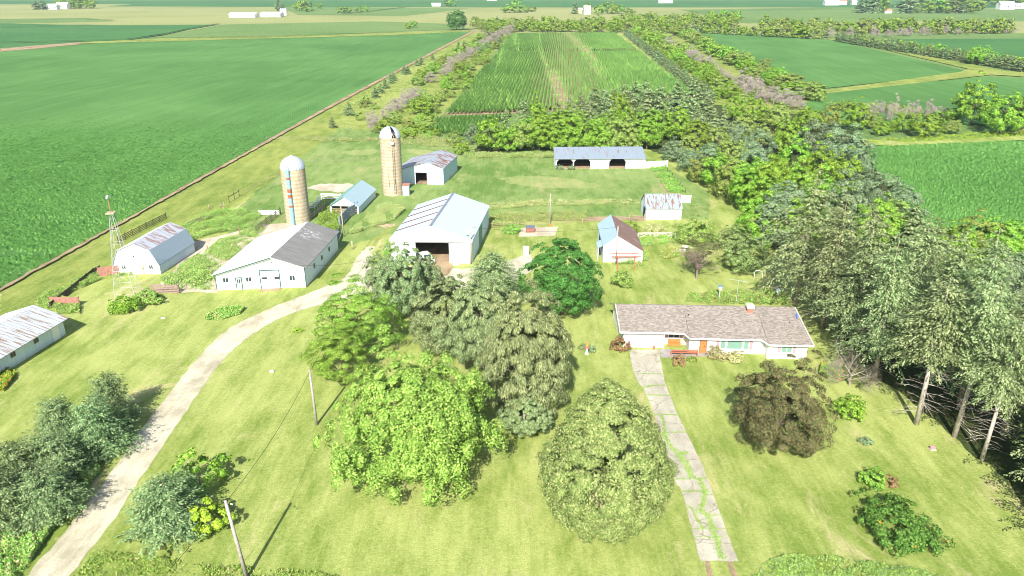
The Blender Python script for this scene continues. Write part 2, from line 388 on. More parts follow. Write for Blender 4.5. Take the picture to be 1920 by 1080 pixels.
# yard lawn
patch("lawn", [(-135, 20), (70, 20), (70, 150), (60, 180), (45, 230), (-32, 215), (-75, 150), (-125, 85)], LAWN, .010, False, label="mown yellow green lawn round the farm buildings")
patch("pasture", [(400, 425), (640, 238), (830, 262), (1210, 292), (1330, 360), (1330, 412), (1060, 405), (905, 420), (720, 440), (640, 465), (480, 452)], PAST, .014, label="green pasture behind the barns")
patch("rough_grass", [(0, 548), (640, 190), (893, 57), (960, 60), (830, 215), (800, 255), (860, 290), (640, 262), (420, 395), (240, 470), (0, 640)], ROUGH, .012, label="unmown yellow grass beside the soybean field")
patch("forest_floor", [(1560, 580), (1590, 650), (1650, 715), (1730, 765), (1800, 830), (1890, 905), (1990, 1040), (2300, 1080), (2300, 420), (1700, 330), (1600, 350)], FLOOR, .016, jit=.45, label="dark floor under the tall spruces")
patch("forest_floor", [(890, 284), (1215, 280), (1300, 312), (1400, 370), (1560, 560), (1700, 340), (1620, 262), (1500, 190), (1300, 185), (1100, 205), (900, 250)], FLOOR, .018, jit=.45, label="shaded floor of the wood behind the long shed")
# far fields (behind one another)
Z = .02
far = [
 ("crop_field", TANF, [(-400, 62), (2400, 62), (2400, 8), (-400, 8)], "pale far fields beyond the creek wood"),
 ("crop_field", DGF, [(-300, 100), (-300, 38), (110, 46), (200, 47), (410, 46), (240, 76), (90, 88)], "dark green field beyond the left soybean field"),
 ("crop_field", GRF, [(240, 76), (420, 46), (700, 40), (850, 45), (885, 56), (640, 62)], "light green field strip left of the lone tree"),
 ("crop_field", GRF, [(-300, 38), (160, 34), (215, 40), (60, 44), (-300, 46)], "narrow green field at the far left"),
 ("crop_field", GRF, [(520, 12), (880, 16), (760, 30), (560, 28)], "far green field behind the hog barns"),
 ("crop_field", DGF, [(620, 8), (1920, 8), (2400, 12), (2400, 17), (1500, 14), (900, 14), (200, 12), (250, 8)], "blue green field near the horizon"),
 ("crop_field", GRF, [(1270, 18), (1560, 14), (2400, 20), (2400, 40), (1700, 40), (1400, 44)], "green field behind the creek wood"),
 ("crop_field", DGF, [(-600, 8), (2400, 8), (2400, 1), (-600, 1)], "dark field band close to the horizon"),
 ("crop_field", GRF, [(-900, 1), (2600, 1), (2600, -12), (-900, -12)], "last pale green field before the horizon"),
 ("crop_field", GRF, [(1640, 66), (2400, 58), (2400, 74), (1700, 76)], "light green hay field behind the spruce row"),
 ("crop_field", DGF, [(1560, 80), (1700, 74), (2400, 70), (2400, 150), (1920, 112), (1760, 96)], "dark green field behind the spruce row"),
]
for i, (nm, mt, pts, lb) in enumerate(far):
    patch(nm, pts, mt, Z+i*.02, jit=1.0, step=25, label=lb, seed=i)
# soybean fields
patch("soybean_field", [(-700, 940), (0, 545), (640, 188), (886, 58), (640, 63), (240, 77), (0, 97), (-700, 150)], SOY, .30, jit=.35, label="wide dark green soybean field on the left")
patch("soybean_field", [(1285, 62), (1420, 62), (1560, 76), (1812, 134), (1800, 139), (1545, 167), (1440, 150), (1360, 105)], SOY, .31, jit=.35, label="green soybean field right of the tree belt")
patch("soybean_field", [(1500, 200), (1548, 174), (1840, 145), (2400, 170), (2400, 235), (1600, 235)], SOY, .32, jit=.35, label="soybean field strip below the grass track")
patch("soybean_field", [(1610, 276), (2300, 252), (2500, 520), (1800, 470), (1700, 400)], SOY, .31, jit=.35, label="near soybean field at the right edge")
patch("field_track", [(1535, 172), (1800, 136), (1815, 130), (1590, 78), (1420, 64), (1430, 61), (1640, 80), (1880, 134), (2300, 160), (2300, 170), (1860, 141), (1545, 177)], ROUGH, .34, jit=.3, label="pale grass track between the right fields")
patch("dirt_strip", [(-60, 586), (0, 549), (640, 192), (893, 58), (888, 57), (634, 190), (0, 544), (-60, 580)], SOIL, .33, jit=.25, label="bare dirt strip along the left soybean field")
patch("dirt_strip", [(0, 98), (60, 93), (150, 84), (150, 80), (60, 87), (0, 92)], SOIL, .42, jit=.8, step=8, label="pale dirt track at the far left")
patch("dirt_strip", [(150, 83), (420, 75), (700, 68), (880, 60), (880, 56.5), (640, 65), (300, 73), (150, 80)], ROUGH, .41, jit=.8, step=8, label="grass verge at the far end of the soybean field")
patch("cornfield_soil", [(833, 217), (962, 64), (1152, 62), (1305, 180), (1100, 205), (960, 213)], SOIL, .04, label="bare tan soil between the corn rows")
patch("mown_strip", [(1152, 62), (1168, 62), (1345, 190), (1318, 200), (1300, 178)], LAWN, .05, label="mown strip at the right edge of the corn")
patch("grass_bank", [(1610, 262), (1700, 268), (2200, 240), (2200, 250), (1700, 276), (1625, 274)], LAWN, .36, jit=.4, label="bright weedy bank above the near right field")
patch("rough_grass", [(1190, 62), (1285, 62), (1370, 108), (1460, 155), (1545, 172), (1640, 240), (1500, 215), (1330, 195), (1240, 120)], ROUGH, .055, label="rough grass under the right tree belt")
# drives
def band(name, left, right, mat, z, jit, label=None, sm=6):
    def cr(P):
        P = [P[0]]+P+[P[-1]]; o = []
        for i in range(1, len(P)-2):
            for k in range(sm):
                t = k/sm; a, b, c, d = P[i-1:i+3]
                o.append(tuple(.5*((2*b[j])+(-a[j]+c[j])*t+(2*a[j]-5*b[j]+4*c[j]-d[j])*t*t+(-a[j]+3*b[j]-3*c[j]+d[j])*t**3) for j in (0, 1)))
        return o+[P[-1]]
    return patch(name, cr(left)+cr(right)[::-1], mat, z, jit=jit, step=.8, label=label)
DL = [(10, 1130), (50, 1080), (140, 975), (205, 890), (262, 810), (320, 735), (365, 678), (410, 632), (450, 605), (520, 573), (590, 545), (645, 522), (668, 505), (700, 500), (790, 500), (900, 503), (985, 478), (995, 482)]
DR = [(85, 1130), (130, 1080), (205, 985), (262, 900), (320, 812), (365, 748), (405, 692), (450, 645), (500, 611), (560, 583), (640, 562), (700, 552), (740, 548), (800, 545), (880, 545), (950, 535), (1000, 505), (1002, 490)]
band("gravel_drive", DL, DR, GRAV, .030, .14, "pale gravel farm drive curving up from the lower left")
band("gravel_drive", [(648, 522), (664, 495), (676, 474), (690, 462)], [(690, 530), (689, 505), (697, 480), (702, 462)], GRAV, .026, .35, "patchy stone lane between the two big white barns")
def trk(name, pts, wid, mat, z, label):
    q = [G(*p) for p in pts]; L = []; Rr = []
    for i, p in enumerate(q):
        a = q[max(0, i-1)]; b = q[min(len(q)-1, i+1)]; d = math.hypot(b[0]-a[0], b[1]-a[1]); nx, ny = -(b[1]-a[1])/d, (b[0]-a[0])/d
        L.append((p[0]+nx*wid/2, p[1]+ny*wid/2)); Rr.append((p[0]-nx*wid/2, p[1]-ny*wid/2))
    return patch(name, L+Rr[::-1], mat, z, False, wid*.12, .5, label)
DRYG = ground_mat("worn_dry_grass", (.20, .28, .09), (.34, .36, .15), (.46, .38, .22), .8)
patch("worn_grass", [(935, 334), (990, 329), (1050, 332), (1120, 345), (1135, 350), (1090, 354), (1010, 352), (960, 345)], DRYG, .0225, jit=.5, label="worn tan oval in the right pasture")
patch("worn_grass", [(640, 285), (700, 279), (712, 283), (700, 290), (660, 292)], DRYG, .0226, jit=.5, label="worn tan patch left of the tall silo")
patch("worn_grass", [(760, 280), (800, 281), (820, 286), (790, 290), (765, 288)], DRYG, .0227, jit=.5, label="worn tan patch behind the tall silo")
HEDGE = ground_mat("field_bank", (.02, .06, .02), (.045, .10, .03), (.05, .09, .03), .3, 0, .4)
for i_, (pts_, w_, lb_) in enumerate([([(-200, 83), (0, 81), (150, 78), (240, 75), (300, 67), (350, 56), (410, 46)], 3.5, "dark bank along the dark green far field"), ([(240, 73.5), (500, 70.5), (740, 61.5), (890, 55.5)], 3, "dark bank at the far end of the left soybean field"),
     ([(-200, 54), (0, 52.5), (110, 49), (200, 47)], 3, "dark bank on the far left fields"), ([(-200, 39), (0, 38), (160, 36), (215, 39)], 3.5, "second dark bank on the far left fields"), ([(640, 27), (700, 21), (760, 14)], 5, "dark far bank behind the hog barns"), ([(1290, 22), (1560, 17)], 5, "dark far bank left of the right grove")]):
    trk("field_bank", pts_, w_, HEDGE, 1.0+i_*.02, lb_)
trk("wheel_track", [(696, 470), (706, 452), (722, 436), (735, 425)], .8, ROUGH, .020, "right wheel track of the farm lane")
trk("wheel_track", [(676, 476), (692, 456), (702, 445)], .6, ROUGH, .021, "left wheel track of the farm lane")
trk("wheel_track", [(1325, 1050), (1333, 1090), (1345, 1150)], .45, SOIL, .024, "left wheel rut below the concrete driveway")
trk("wheel_track", [(1367, 1052), (1380, 1090), (1395, 1150)], .45, SOIL, .024, "right wheel rut below the concrete driveway")
band("concrete_driveway", [(1179, 656), (1191, 705), (1212, 742), (1232, 795), (1265, 901), (1279, 925), (1312, 1051)],
     [(1236, 656), (1246, 713), (1271, 778), (1301, 840), (1328, 901), (1363, 999), (1385, 1054)], CONC, .034, .05, "cracked concrete driveway from the house")
patch("patio", [(1237, 655), (1330, 658), (1332, 668), (1241, 671)], plain("patio_concrete", (.30, .28, .27), .9, .15), .036, jit=.02, label="grey concrete patio beside the house door")
patch("barn_apron", [(800, 490), (845, 492), (850, 503), (838, 518), (820, 520)], SOIL, .038, jit=.15, label="brown apron before the open barn door")
patch("concrete_pad", [(975, 428), (1046, 425), (1040, 442), (972, 444)], YARDC, .028, jit=.08, label="old concrete pad under the brown wooden box")
patch("barnyard_slab", [(335, 470), (372, 452), (420, 440), (500, 420), (548, 420), (560, 436), (470, 470), (405, 520), (410, 548), (340, 548), (300, 530), (330, 505)], YARDC, .026, jit=.4, label="broken pale concrete barnyard slab")
patch("old_foundation", [(575, 352), (600, 344), (660, 345), (690, 353), (650, 362), (600, 358)], YARDC, .027, jit=.5, label="broken foundation left of the blue shed")
patch("cattle_path", [(1092, 408), (1210, 405), (1210, 413), (1092, 415)], SOIL, .022, jit=.4, label="bare trodden strip left of the rust-striped shed")
patch("cattle_path", [(1222, 312), (1232, 312), (1252, 360), (1246, 362)], SOIL, .023, jit=.3, label="bare trodden line along the wire fence")

# ------------------------------------------------------------------ foliage
def cards(c, nrm, along, L, W, mats_idx=None):
    """rhombic leaf cards: centre, normal, long direction, length, width -> verts (4n,3)"""
    nrm = nrm/np.linalg.norm(nrm, axis=1, keepdims=True)
    along = along-nrm*np.sum(along*nrm, axis=1, keepdims=True); along /= (np.linalg.norm(along, axis=1, keepdims=True)+1e-9)
    side = np.cross(nrm, along); L = L[:, None]/2; W = W[:, None]/2
    v = np.stack([c-along*L, c+side*W-nrm*W*.25, c+along*L, c-side*W-nrm*W*.25], 1)
    return v.reshape(-1, 3)
def leaf_mesh(name, v, mat, extra=None):
    n = len(v)//4; me = bpy.data.meshes.new(name)
    ev, ef, em = ([], [], None) if extra is None else (extra.v, extra.f, extra.mats[0])
    me.from_pydata(v.tolist()+[tuple(p) for p in ev], [], [tuple(q) for q in np.arange(4*n).reshape(-1, 4).tolist()]+[tuple(4*n+i for i in f) for f in ef])
    me.materials.append(mat)
    if extra is not None:
        me.materials.append(em)
        me.polygons.foreach_set("material_index", [0]*n+[1]*len(ef))
    me.update(); return me
def unit(r, n):
    a = r.normal(size=(n, 3)); return a/np.linalg.norm(a, axis=1, keepdims=True)
def broad(seed, h, rad, base=.12, n=9000, size=.32, clumps=70, egg=.5, lump=.25, flat=1.0, csize=.30, hang=0, shell=.62):
    """crown of leaf clumps, height h, radius rad, starting at base*h"""
    r = np.random.default_rng(seed); z0 = base*h; hz = (h-z0)
    d = unit(r, clumps*3); d = d[d[:, 2] > -.75][:clumps]; k = len(d)
    ph = r.uniform(0, 6.28, 6)
    az = np.arctan2(d[:, 1], d[:, 0]); lum0 = np.where(r.random(k) < .14, 1+lump*.5, 1.0)
    lum = 1+lump*(np.sin(az*2+ph[0]+d[:, 2]*2)*.5+np.sin(az*3+ph[1]-d[:, 2]*3)*.35+r.normal(size=k)*.3)
    rr = r.uniform(shell, 1.0, k)*np.clip(lum, .6, 1.35)*lum0*.84
    zt = d[:, 2]*rr
    prof = 1-np.clip(zt, 0, 1)*(1-egg)*.6
    C = np.stack([d[:, 0]*rr*rad*prof, d[:, 1]*rr*rad*prof, z0+hz*.42+zt*np.where(zt > 0, hz*.58, hz*.46)*1.08], 1)
    cr = rad*csize*r.uniform(.6, 1.25, k)
    idx = r.integers(0, k, n)
    up = d*.75+np.array([0, 0, .45]); v = unit(r, n)*.9+up[idx]; v /= np.linalg.norm(v, axis=1, keepdims=True)
    s = r.uniform(.55, 1.08, n)**.6; s = s+(r.random(n) < .10)*r.random(n)*.45
    P = C[idx]+v*(cr[idx]*s)[:, None]*np.array([1, 1, .8*flat])
    P[:, 2] = np.maximum(P[:, 2], .12)
    nr = v+unit(r, n)*.38; al = unit(r, n)
    if hang: al = v*.45+unit(r, n)*.35+np.array([0, 0, -hang])
    sz = size*r.uniform(.6, 1.3, n)
    return (cards(P, nr, al, sz*1.15, sz*.85) if not hang else cards(P, nr, al, sz*1.9, sz*.5)), C
def trunk_mb(seed, h, r0, C=None, nl=6, mat=BARK, lean=.03):
    r = np.random.default_rng(seed+5); mb = MB(); p = np.array([0, 0, -.2]); segs = 6; pts = [p]
    for i in range(segs):
        p = p+np.array([r.normal()*lean*h/segs*2, r.normal()*lean*h/segs*2, (h*.8+.2)/segs]); pts.append(p)
    for i in range(segs): mb.tube(pts[i], pts[i+1], r0*(1-.85*i/segs)*(1.25 if i == 0 else 1), r0*(1-.85*(i+1)/segs), mat, 7, cap=(i == 0))
    if C is not None:
        for c in C[r.permutation(len(C))[:nl]]:
            t = r.integers(1, segs-1); a = pts[t]; b = c*.9+a*.1; mid = (a+b)/2+np.array([0, 0, .08*h])
            q = r0*(1-.85*t/segs)*.5; mb.tube(a, mid, q, q*.6, mat, 5, False); mb.tube(mid, b, q*.6, q*.2, mat, 5, False)
    return mb
def conifer(seed, h, rad, base=.08, lev=.42, nb=8, step=.42, clen=.62, cw=.2, droop=.10, power=.8, gaps=.12, hang=.5, rough=.2):
    r = np.random.default_rng(seed); P = []; A = []; NN = []; S = []
    z = base*h
    ph = r.uniform(0, 6.28, 3)
    while z < h-.15:
        t = (z-base*h)/(h-base*h); L0 = rad*(1-t)**power*(.55+.45*min(1, t*6+.35))+.15
        for b in range(nb if t < .85 else 5):
            if r.random() < gaps: continue
            az = r.uniform(0, 6.283); L = L0*(1+rough*(math.sin(az*2+ph[0]+t*5)*.6+r.normal()*.6)); L = max(.2, L)
            o = np.array([math.cos(az), math.sin(az), 0]); sd = np.array([-o[1], o[0], 0]); rise = r.uniform(-.05, .35)*(1 if t < .7 else 2)
            s = np.arange(.15*L, L, step)
            for q in s:
                f = q/max(L, .01); c = o*q+np.array([0, 0, z+rise*q-droop*q*q/max(.5, L)*1.6])
                wd = (1-f)*.35*L+.12
                for e in (-1, 1, 0):
                    off = sd*e*wd*r.uniform(.2, 1)
                    P.append(c+off+r.normal(size=3)*.06+np.array([0, 0, -abs(e)*.05])); dirn = o*.8+sd*e*.7+np.array([0, 0, -hang*r.uniform(.2, 1.2)])
                    A.append(dirn); NN.append(np.array([0, 0, 1.])+o*.6+r.normal(size=3)*.45); S.append(r.uniform(.65, 1.3))
        z += lev*r.uniform(.7, 1.3)
    for i in range(10):
        P.append(np.array([r.normal()*.06, r.normal()*.06, h-.1*i])); A.append(np.array([r.normal()*.3, r.normal()*.3, 1])); NN.append(r.normal(size=3)); S.append(.6)
    P = np.array(P); A = np.array(A); NN = np.array(NN); S = np.array(S)
    P[:, 2] = np.maximum(P[:, 2], .1)
    return cards(P, NN, A, S*clen, S*cw)
def bare(seed, h, rad, r0=.16, depth=4, mat=DEADW, spread=.55, n0=5, base=.15):
    r = np.random.default_rng(seed); mb = MB()
    def rec(p, d, L, q, k):
        e = p+d*L; mb.tube(p, e, q, q*.55, mat, 4 if k > 1 else 3, False)
        if k == 0: return
        for _ in range(4 if k > 1 else 3):
            nd = d+r.normal(size=3)*spread; nd[2] += .12; nd /= np.linalg.norm(nd)
            rec(p+d*L*r.uniform(.45, 1), nd, L*r.uniform(.55, .8), q*.5, k-1)
    mb.tube((0, 0, -.2), (0, 0, h*.25), r0, r0*.8, mat, 6)
    for i in range(n0):
        a = i*6.283/n0+r.uniform(0, 1); d = np.array([math.cos(a)*rad/h*1.3, math.sin(a)*rad/h*1.3, 1.0]); d /= np.linalg.norm(d)
        rec(np.array([0, 0, h*r.uniform(base, .25)]), d, h*.33, r0*.55, depth-1)
    return mb

class Proto:
    def __init__(s, h, r, crown, trunk=None): s.h, s.r, s.crown, s.trunk = h, r, crown, trunk
PR = {}
def P_broad(key, k, h, rad, mat, n, size, bark=BARK, single=False, **kw):
    for i in range(k):
        v, C = broad(hash_(key)+i*17, h, rad, n=n, size=size, **kw); tb = trunk_mb(i+3, h, .03*h*.6+.05, C, 7 if not single else 0, bark)
        if single: PR.setdefault(key, []).append(Proto(h, rad, leaf_mesh(key, v, mat, tb)))
        else: PR.setdefault(key, []).append(Proto(h, rad, leaf_mesh(key, v, mat), mesh_of(tb, key+"_trunk")))
def P_con(key, k, h, rad, mat, bark=BARK, single=False, **kw):
    for i in range(k):
        v = conifer(hash_(key)+i*13, h, rad, **kw); tb = MB(); tb.tube((0, 0, -.2), (0, 0, h*.5), .014*h+.03, .010*h, bark, 7); tb.tube((0, 0, h*.5), (0, 0, h*.97), .010*h, .02, bark, 6, False)
        if key in ("tall_spruce", "bare_spruce"):
            q = np.random.default_rng(i)
            for _ in range(45):
                z = h*q.uniform(.08, .62); a = q.uniform(0, 6.28); L = rad*q.uniform(.35, .8); d = np.array([math.cos(a), math.sin(a), q.uniform(-.25, .15)])
                p0 = np.array([0, 0, z]); p1 = p0+d*L*.5; p2 = p0+d*L+np.array([0, 0, -.12*L]); tb.tube(p0, p1, .035, .025, DEADW, 3, False); tb.tube(p1, p2, .025, .01, DEADW, 3, False)
                for s_ in (-1, 1): tb.tube(p1, p1+(d+np.array([-d[1], d[0], 0])*s_*.8)*L*.3, .018, .008, DEADW, 3, False)
        if single: PR.setdefault(key, []).append(Proto(h, rad, leaf_mesh(key, v, mat, tb)))
        else: PR.setdefault(key, []).append(Proto(h, rad, leaf_mesh(key, v, mat), mesh_of(tb, key+"_trunk")))
def hash_(s): return sum(ord(c)*(i+1) for i, c in enumerate(s)) % 9973
def mesh_of(mb, name):
    me = bpy.data.meshes.new(name); me.from_pydata(mb.v, [], mb.f)
    for m in mb.mats: me.materials.append(m)
    me.polygons.foreach_set("use_smooth", [True]*len(mb.f)); me.update(); return me
# near, one of a kind
P_broad("maple_near", 1, 15, 9, L_MAPLE, 84000, .22, clumps=520, base=.03, egg=.5, lump=.28, csize=.105, flat=2.0)
P_broad("linden_near", 1, 14.6, 6.6, L_LIND, 90000, .17, clumps=900, base=.0, egg=.0, lump=.03, csize=.12, shell=.84)
P_broad("dark_near", 1, 11.5, 6.2, L_DARK, 38000, .21, clumps=300, base=.05, egg=.6, lump=.15, csize=.155)
P_broad("purple_near", 1, 9, 5.6, L_PURP, 46000, .165, clumps=260, base=.03, egg=.9, lump=.42, csize=.17)
P_broad("locust_near", 1, 11, 6, L_LOC, 30000, .17, clumps=150, base=.08, egg=.8, lump=.4, csize=.19, flat=.6)
P_broad("pine_near", 2, 10, 5, L_PINE, 36000, .19, clumps=220, base=.03, egg=.5, lump=.28, csize=.15, flat=1.3)
P_con("spruce_near", 3, 18, 5.6, L_SPR, BARKG, base=.02, lev=.34, nb=14, step=.30, clen=.48, cw=.17, droop=.22, hang=1.0, gaps=.12, rough=.25, power=.48)
P_con("tall_spruce", 4, 20, 4.9, L_SPR, BARKG, base=.22, lev=.62, nb=17, step=.25, clen=.38, cw=.17, droop=.22, hang=.8, gaps=.30, rough=.55, power=.72)
P_con("bare_spruce", 2, 20, 4.6, L_SPR, BARKP, base=.47, lev=.62, nb=16, step=.26, clen=.38, cw=.17, droop=.2, hang=.7, gaps=.25, rough=.5, power=.5)
P_con("tall_pine", 2, 20, 4.9, L_PINE, BARKG, base=.18, lev=.55, nb=15, step=.27, clen=.38, cw=.18, droop=.12, hang=.4, gaps=.28, rough=.5, power=.65)
P_con("blue_near", 3, 8, 3.9, L_BLUE, base=.01, lev=.36, nb=20, step=.20, clen=.28, cw=.13, droop=.03, hang=.15, gaps=.06, rough=.28, power=.5)
# middle distance, shared
P_broad("oak_mid", 5, 10, 5.2, L_DEC, 7500, .36, clumps=110, base=.03, egg=.7, lump=.3, csize=.21)
P_broad("olive_mid", 4, 10, 5.2, L_DEC2, 7500, .34, clumps=110, base=.03, egg=.7, lump=.3, csize=.21)
P_broad("silver_mid", 2, 10, 4.6, L_SILV, 7500, .28, clumps=110, base=.04, egg=.6, lump=.3, csize=.26)
P_con("spruce_mid", 3, 12, 3.3, L_PINE, base=.05, lev=.45, nb=8, step=.45, clen=.7, cw=.28, droop=.1, hang=.3)
P_con("blue_mid", 3, 7, 2.7, L_BLUE, base=.02, lev=.36, nb=8, step=.38, clen=.6, cw=.26, droop=.03, hang=.2, single=False)
P_broad("shrub_mid", 3, 4, 2.6, L_DEC2, 1500, .30, clumps=28, base=.02, egg=.9, lump=.35, csize=.32, single=True)
P_broad("shrub_green", 3, 4, 2.6, L_DEC, 1500, .30, clumps=28, base=.02, egg=.9, lump=.35, csize=.32, single=True)
# far, one mesh each
P_broad("oak_far", 4, 10, 5.4, L_DEC, 900, .95, clumps=34, base=.03, egg=.8, lump=.3, csize=.3, single=True)
P_broad("olive_far", 3, 10, 5.4, L_DEC2, 900, .95, clumps=34, base=.03, egg=.8, lump=.3, csize=.3, single=True)
P_con("blue_far", 3, 7, 2.6, L_BLUE, base=.02, lev=.6, nb=7, step=.7, clen=1.0, cw=.5, droop=.03, hang=.2, single=True)
P_broad("weeping", 3, 16, 6.5, L_SPR, 56000, .23, BARKG, clumps=330, base=.02, egg=.35, lump=.3, csize=.13, flat=1.5, hang=.9)
L_TWIG = leaf_mat("twig_haze", [(.24, .20, .18), (.34, .30, .27), (.42, .38, .34)], .2, .1, 1.15)
for i in range(3):
    r_ = np.random.default_rng(i); vv, C = broad(700+i, 7, 3.2, n=3200, size=.24, clumps=50, base=.05, egg=.9, lump=.4, csize=.3)
    q_ = vv.reshape(-1, 4, 3); c_ = q_.mean(1); d_ = c_-np.array([0, 0, 1.0]); d_ = d_/np.linalg.norm(d_, axis=1, keepdims=True)+unit(r_, len(c_))*.5
    vv = cards(c_, unit(r_, len(c_)), d_, r_.uniform(.4, 1.0, len(c_)), r_.uniform(.04, .09, len(c_)))
    PR.setdefault("dead", []).append(Proto(7, 3.2, leaf_mesh("dead_tree", vv, L_TWIG, bare(i+40, 7, 3.2, .12, 4, DEADW, .5, 5))))

LEAFY = {"maple": "tree"}
def tree(key, name, x, y, h, r=None, label="", cat="tree", group=None, rot=None, var=None, lean=(0, 0)):
    ps = PR[key]; p = ps[rnd.randrange(len(ps)) if var is None else var]
    sz = h/p.h; sr = sz if r is None else r/p.r
    rot = rnd.uniform(0, 6.28) if rot is None else rot
    if p.trunk is None:
        o = bpy.data.objects.new(name, p.crown); col.objects.link(o); o.location = (x, y, 0); o.rotation_euler = (lean[0], lean[1], rot); o.scale = (sr, sr, sz)
        return tag(o, label, cat, group)
    e = empty(name, (x, y, 0), rot, label, cat, group); e.scale = (sr, sr, sz); e.rotation_euler = (lean[0], lean[1], rot)
    for nm, me in (("crown", p.crown), ("trunk", p.trunk)):
        o = bpy.data.objects.new(nm, me); col.objects.link(o); o.parent = e
    return e
def at(u, v, h=0): return G(u, v, h)
ORD = "first second third fourth fifth sixth seventh eighth ninth tenth eleventh twelfth thirteenth fourteenth fifteenth sixteenth seventeenth eighteenth nineteenth twentieth".split()
def ordn(i):
    if i < 20: return ORD[i]
    T = {20: "twenty", 30: "thirty", 40: "forty", 50: "fifty", 60: "sixty", 70: "seventy", 80: "eighty"}
    n = i+1; t, u = n//10*10, n % 10
    return T[t]+"-"+ORD[u-1] if u else {30: "thirtieth", 40: "fortieth", 50: "fiftieth", 60: "sixtieth", 70: "seventieth", 80: "eightieth"}[t]

# --- the yard trees
tree("maple_near", "maple_tree", *at(785, 893), 12.9, 8.7, "huge bright lime green maple, biggest crown on the front lawn", rot=1.0)
tree("linden_near", "linden_tree", *at(1131, 985), 15.2, 6.5, "dense egg-shaped olive green tree left of the concrete driveway", rot=0)
tree("dark_near", "maple_tree", *at(1052, 590), 11.9, 6.2, "dark green round maple right of the open white barn", rot=2)
tree("purple_near", "crabapple_tree", *at(1456, 833), 9.1, 5.2, "broad brownish purple crabapple in front of the house's right end", rot=0)
tree("locust_near", "locust_tree", *at(675, 665), 10.3, 5.4, "loose bright green tree behind the big lime maple, beside the drive", rot=.5)
tree("locust_near", "locust_tree", *at(640, 715), 7.5, 4.2, "lower pale green tree at the left edge of the big lime maple", rot=2.5)
tree("pine_near", "juniper_tree", *at(762, 590), 11, 4.4, "dark grey green cedar right in front of the open white barn", var=0, rot=.3)
tree("pine_near", "juniper_tree", *at(725, 572), 8.5, 3.6, "smaller cedar left of the tall one before the white barn", var=1, rot=1.3)
tree("pine_near", "juniper_tree", *at(800, 567), 7.8, 3.0, "cedar beside the open barn doorway with a leaning top", var=0, rot=2.9)
tree("pine_near", "pine_tree", *at(838, 655), 10.5, 5.0, "rounded grey green pine between cedar and weeping spruce", var=1, rot=4.0)
tree("weeping", "spruce_tree", *at(985, 765), 15.0, 6.2, "tall weeping spruce behind the big lime maple", var=0, rot=0)
tree("weeping", "spruce_tree", *at(905, 690), 12.5, 5.4, "weeping spruce directly left of the tallest weeping one", var=1, rot=0)
tree("weeping", "spruce_tree", *at(985, 812), 5, 3.0, "low drooping spruce skirt under the tall weeping spruce", var=2, rot=0)
tree("spruce_near", "larch_tree", *at(925, 570), 8.5, 5.2, "thin wispy larch in front of the gravel turnaround", var=2, rot=1)
# bottom left spruces
for i, (u, v, h, r, lb) in enumerate([(215, 792, 7.4, 3.2, "dark blue green spruce topmost of the cluster left of the drive"), (188, 848, 7.8, 3.9, "broad blue green spruce second from the top of the cluster left of the drive"),
     (120, 838, 7.2, 3.2, "blue green spruce at the cluster's left upper edge"), (108, 905, 6.6, 3.7, "yellowish green spruce in the middle of the cluster left of the drive"),
     (45, 930, 7.4, 3.6, "spruce at the left frame edge with drooping tips"), (95, 972, 6.5, 3.5, "spruce at the lower end of the cluster, nearest the gravel drive"), (0, 990, 7.5, 3.6, "spruce cut by the left edge of the photo")]):
    tree("blue_near", "spruce_tree", *at(u, v), h*.86, r*.95, lb, group="blue green spruces left of the drive", var=i % 3)
tree("blue_near", "spruce_tree", *at(322, 985), 5.2, 4.2, "round silvery spruce on the lawn right of the drive, near the leaning pole", var=1)
tree("shrub_green", "apple_tree", *at(378, 915), 4.2, 2.4, "small leafy tree behind the round silvery spruce", cat="tree")
PR["lime_near"] = []; P_broad("lime_near", 1, 3, 2, L_LIME, 2600, .22, clumps=34, base=.02, egg=.9, lump=.2, csize=.3, single=True)
tree("lime_near", "lime_shrub", *at(398, 992), 2.9, 1.8, "lime green round shrub beside the leaning utility pole", cat="shrub")
# tall spruce row right of the house
TS = [(44, 106, 21, 6.2), (50, 100, 18, 4.8), (44.5, 97, 20, 5.2), (45.5, 89.5, 19.5, 5), (45, 81.5, 19.5, 4.6), (53, 91, 19, 5), (52.5, 82, 19.5, 5), (45.4, 71.8, 18, 4.4), (52.5, 76, 20, 4.6),
      (48.3, 69.3, 19.5, 4.2), (54, 70, 19, 4.8), (48.8, 65.0, 16.5, 3.4), (55, 64, 18, 4.5), (50.6, 58, 13, 3.8), (55.5, 57, 15, 4.5), (60, 88, 18, 5), (60, 76, 18, 5), (59, 99, 16, 5), (49.5, 50, 14, 4)]
TL = ["tallest broad spruce directly behind the house's right end", "spruce behind the tallest one, half hidden", "spruce next to the house's right corner", "full spruce second right of the house", "spruce standing above the dead bare branches",
      "inner spruce of the second row behind the house corner", "inner spruce rising behind the dead branches", "spruce with a slim bare lower trunk at the lawn edge", "inner spruce beside the long pale trunk",
      "spruce with the longest pale bare trunk at the lawn edge", "inner spruce at the right frame edge", "leaning spruce with short bare trunk right of the long pale one", "inner dark spruce cut by the right frame edge",
      "lowest spruce at the right frame edge over the lawn", "spruce at the lower right frame edge, second row", "spruce of the back row near the soybean field", "spruce of the back row right of centre", "back row spruce behind the pale tree tops", "spruce at the bottom right corner"]
for i, (x, y, h, r) in enumerate(TS):
    key_ = "bare_spruce" if i in (7, 9, 11) else "tall_pine" if i in (3, 6, 8, 12, 16, 18) else "tall_spruce"
    tree(key_, "spruce_tree", x, y, h, r, TL[i], group="tall spruces right of the house", var=i % (4 if key_ == "tall_spruce" else 2), lean=(rnd.uniform(-.03, .03), rnd.uniform(-.03, .03)))
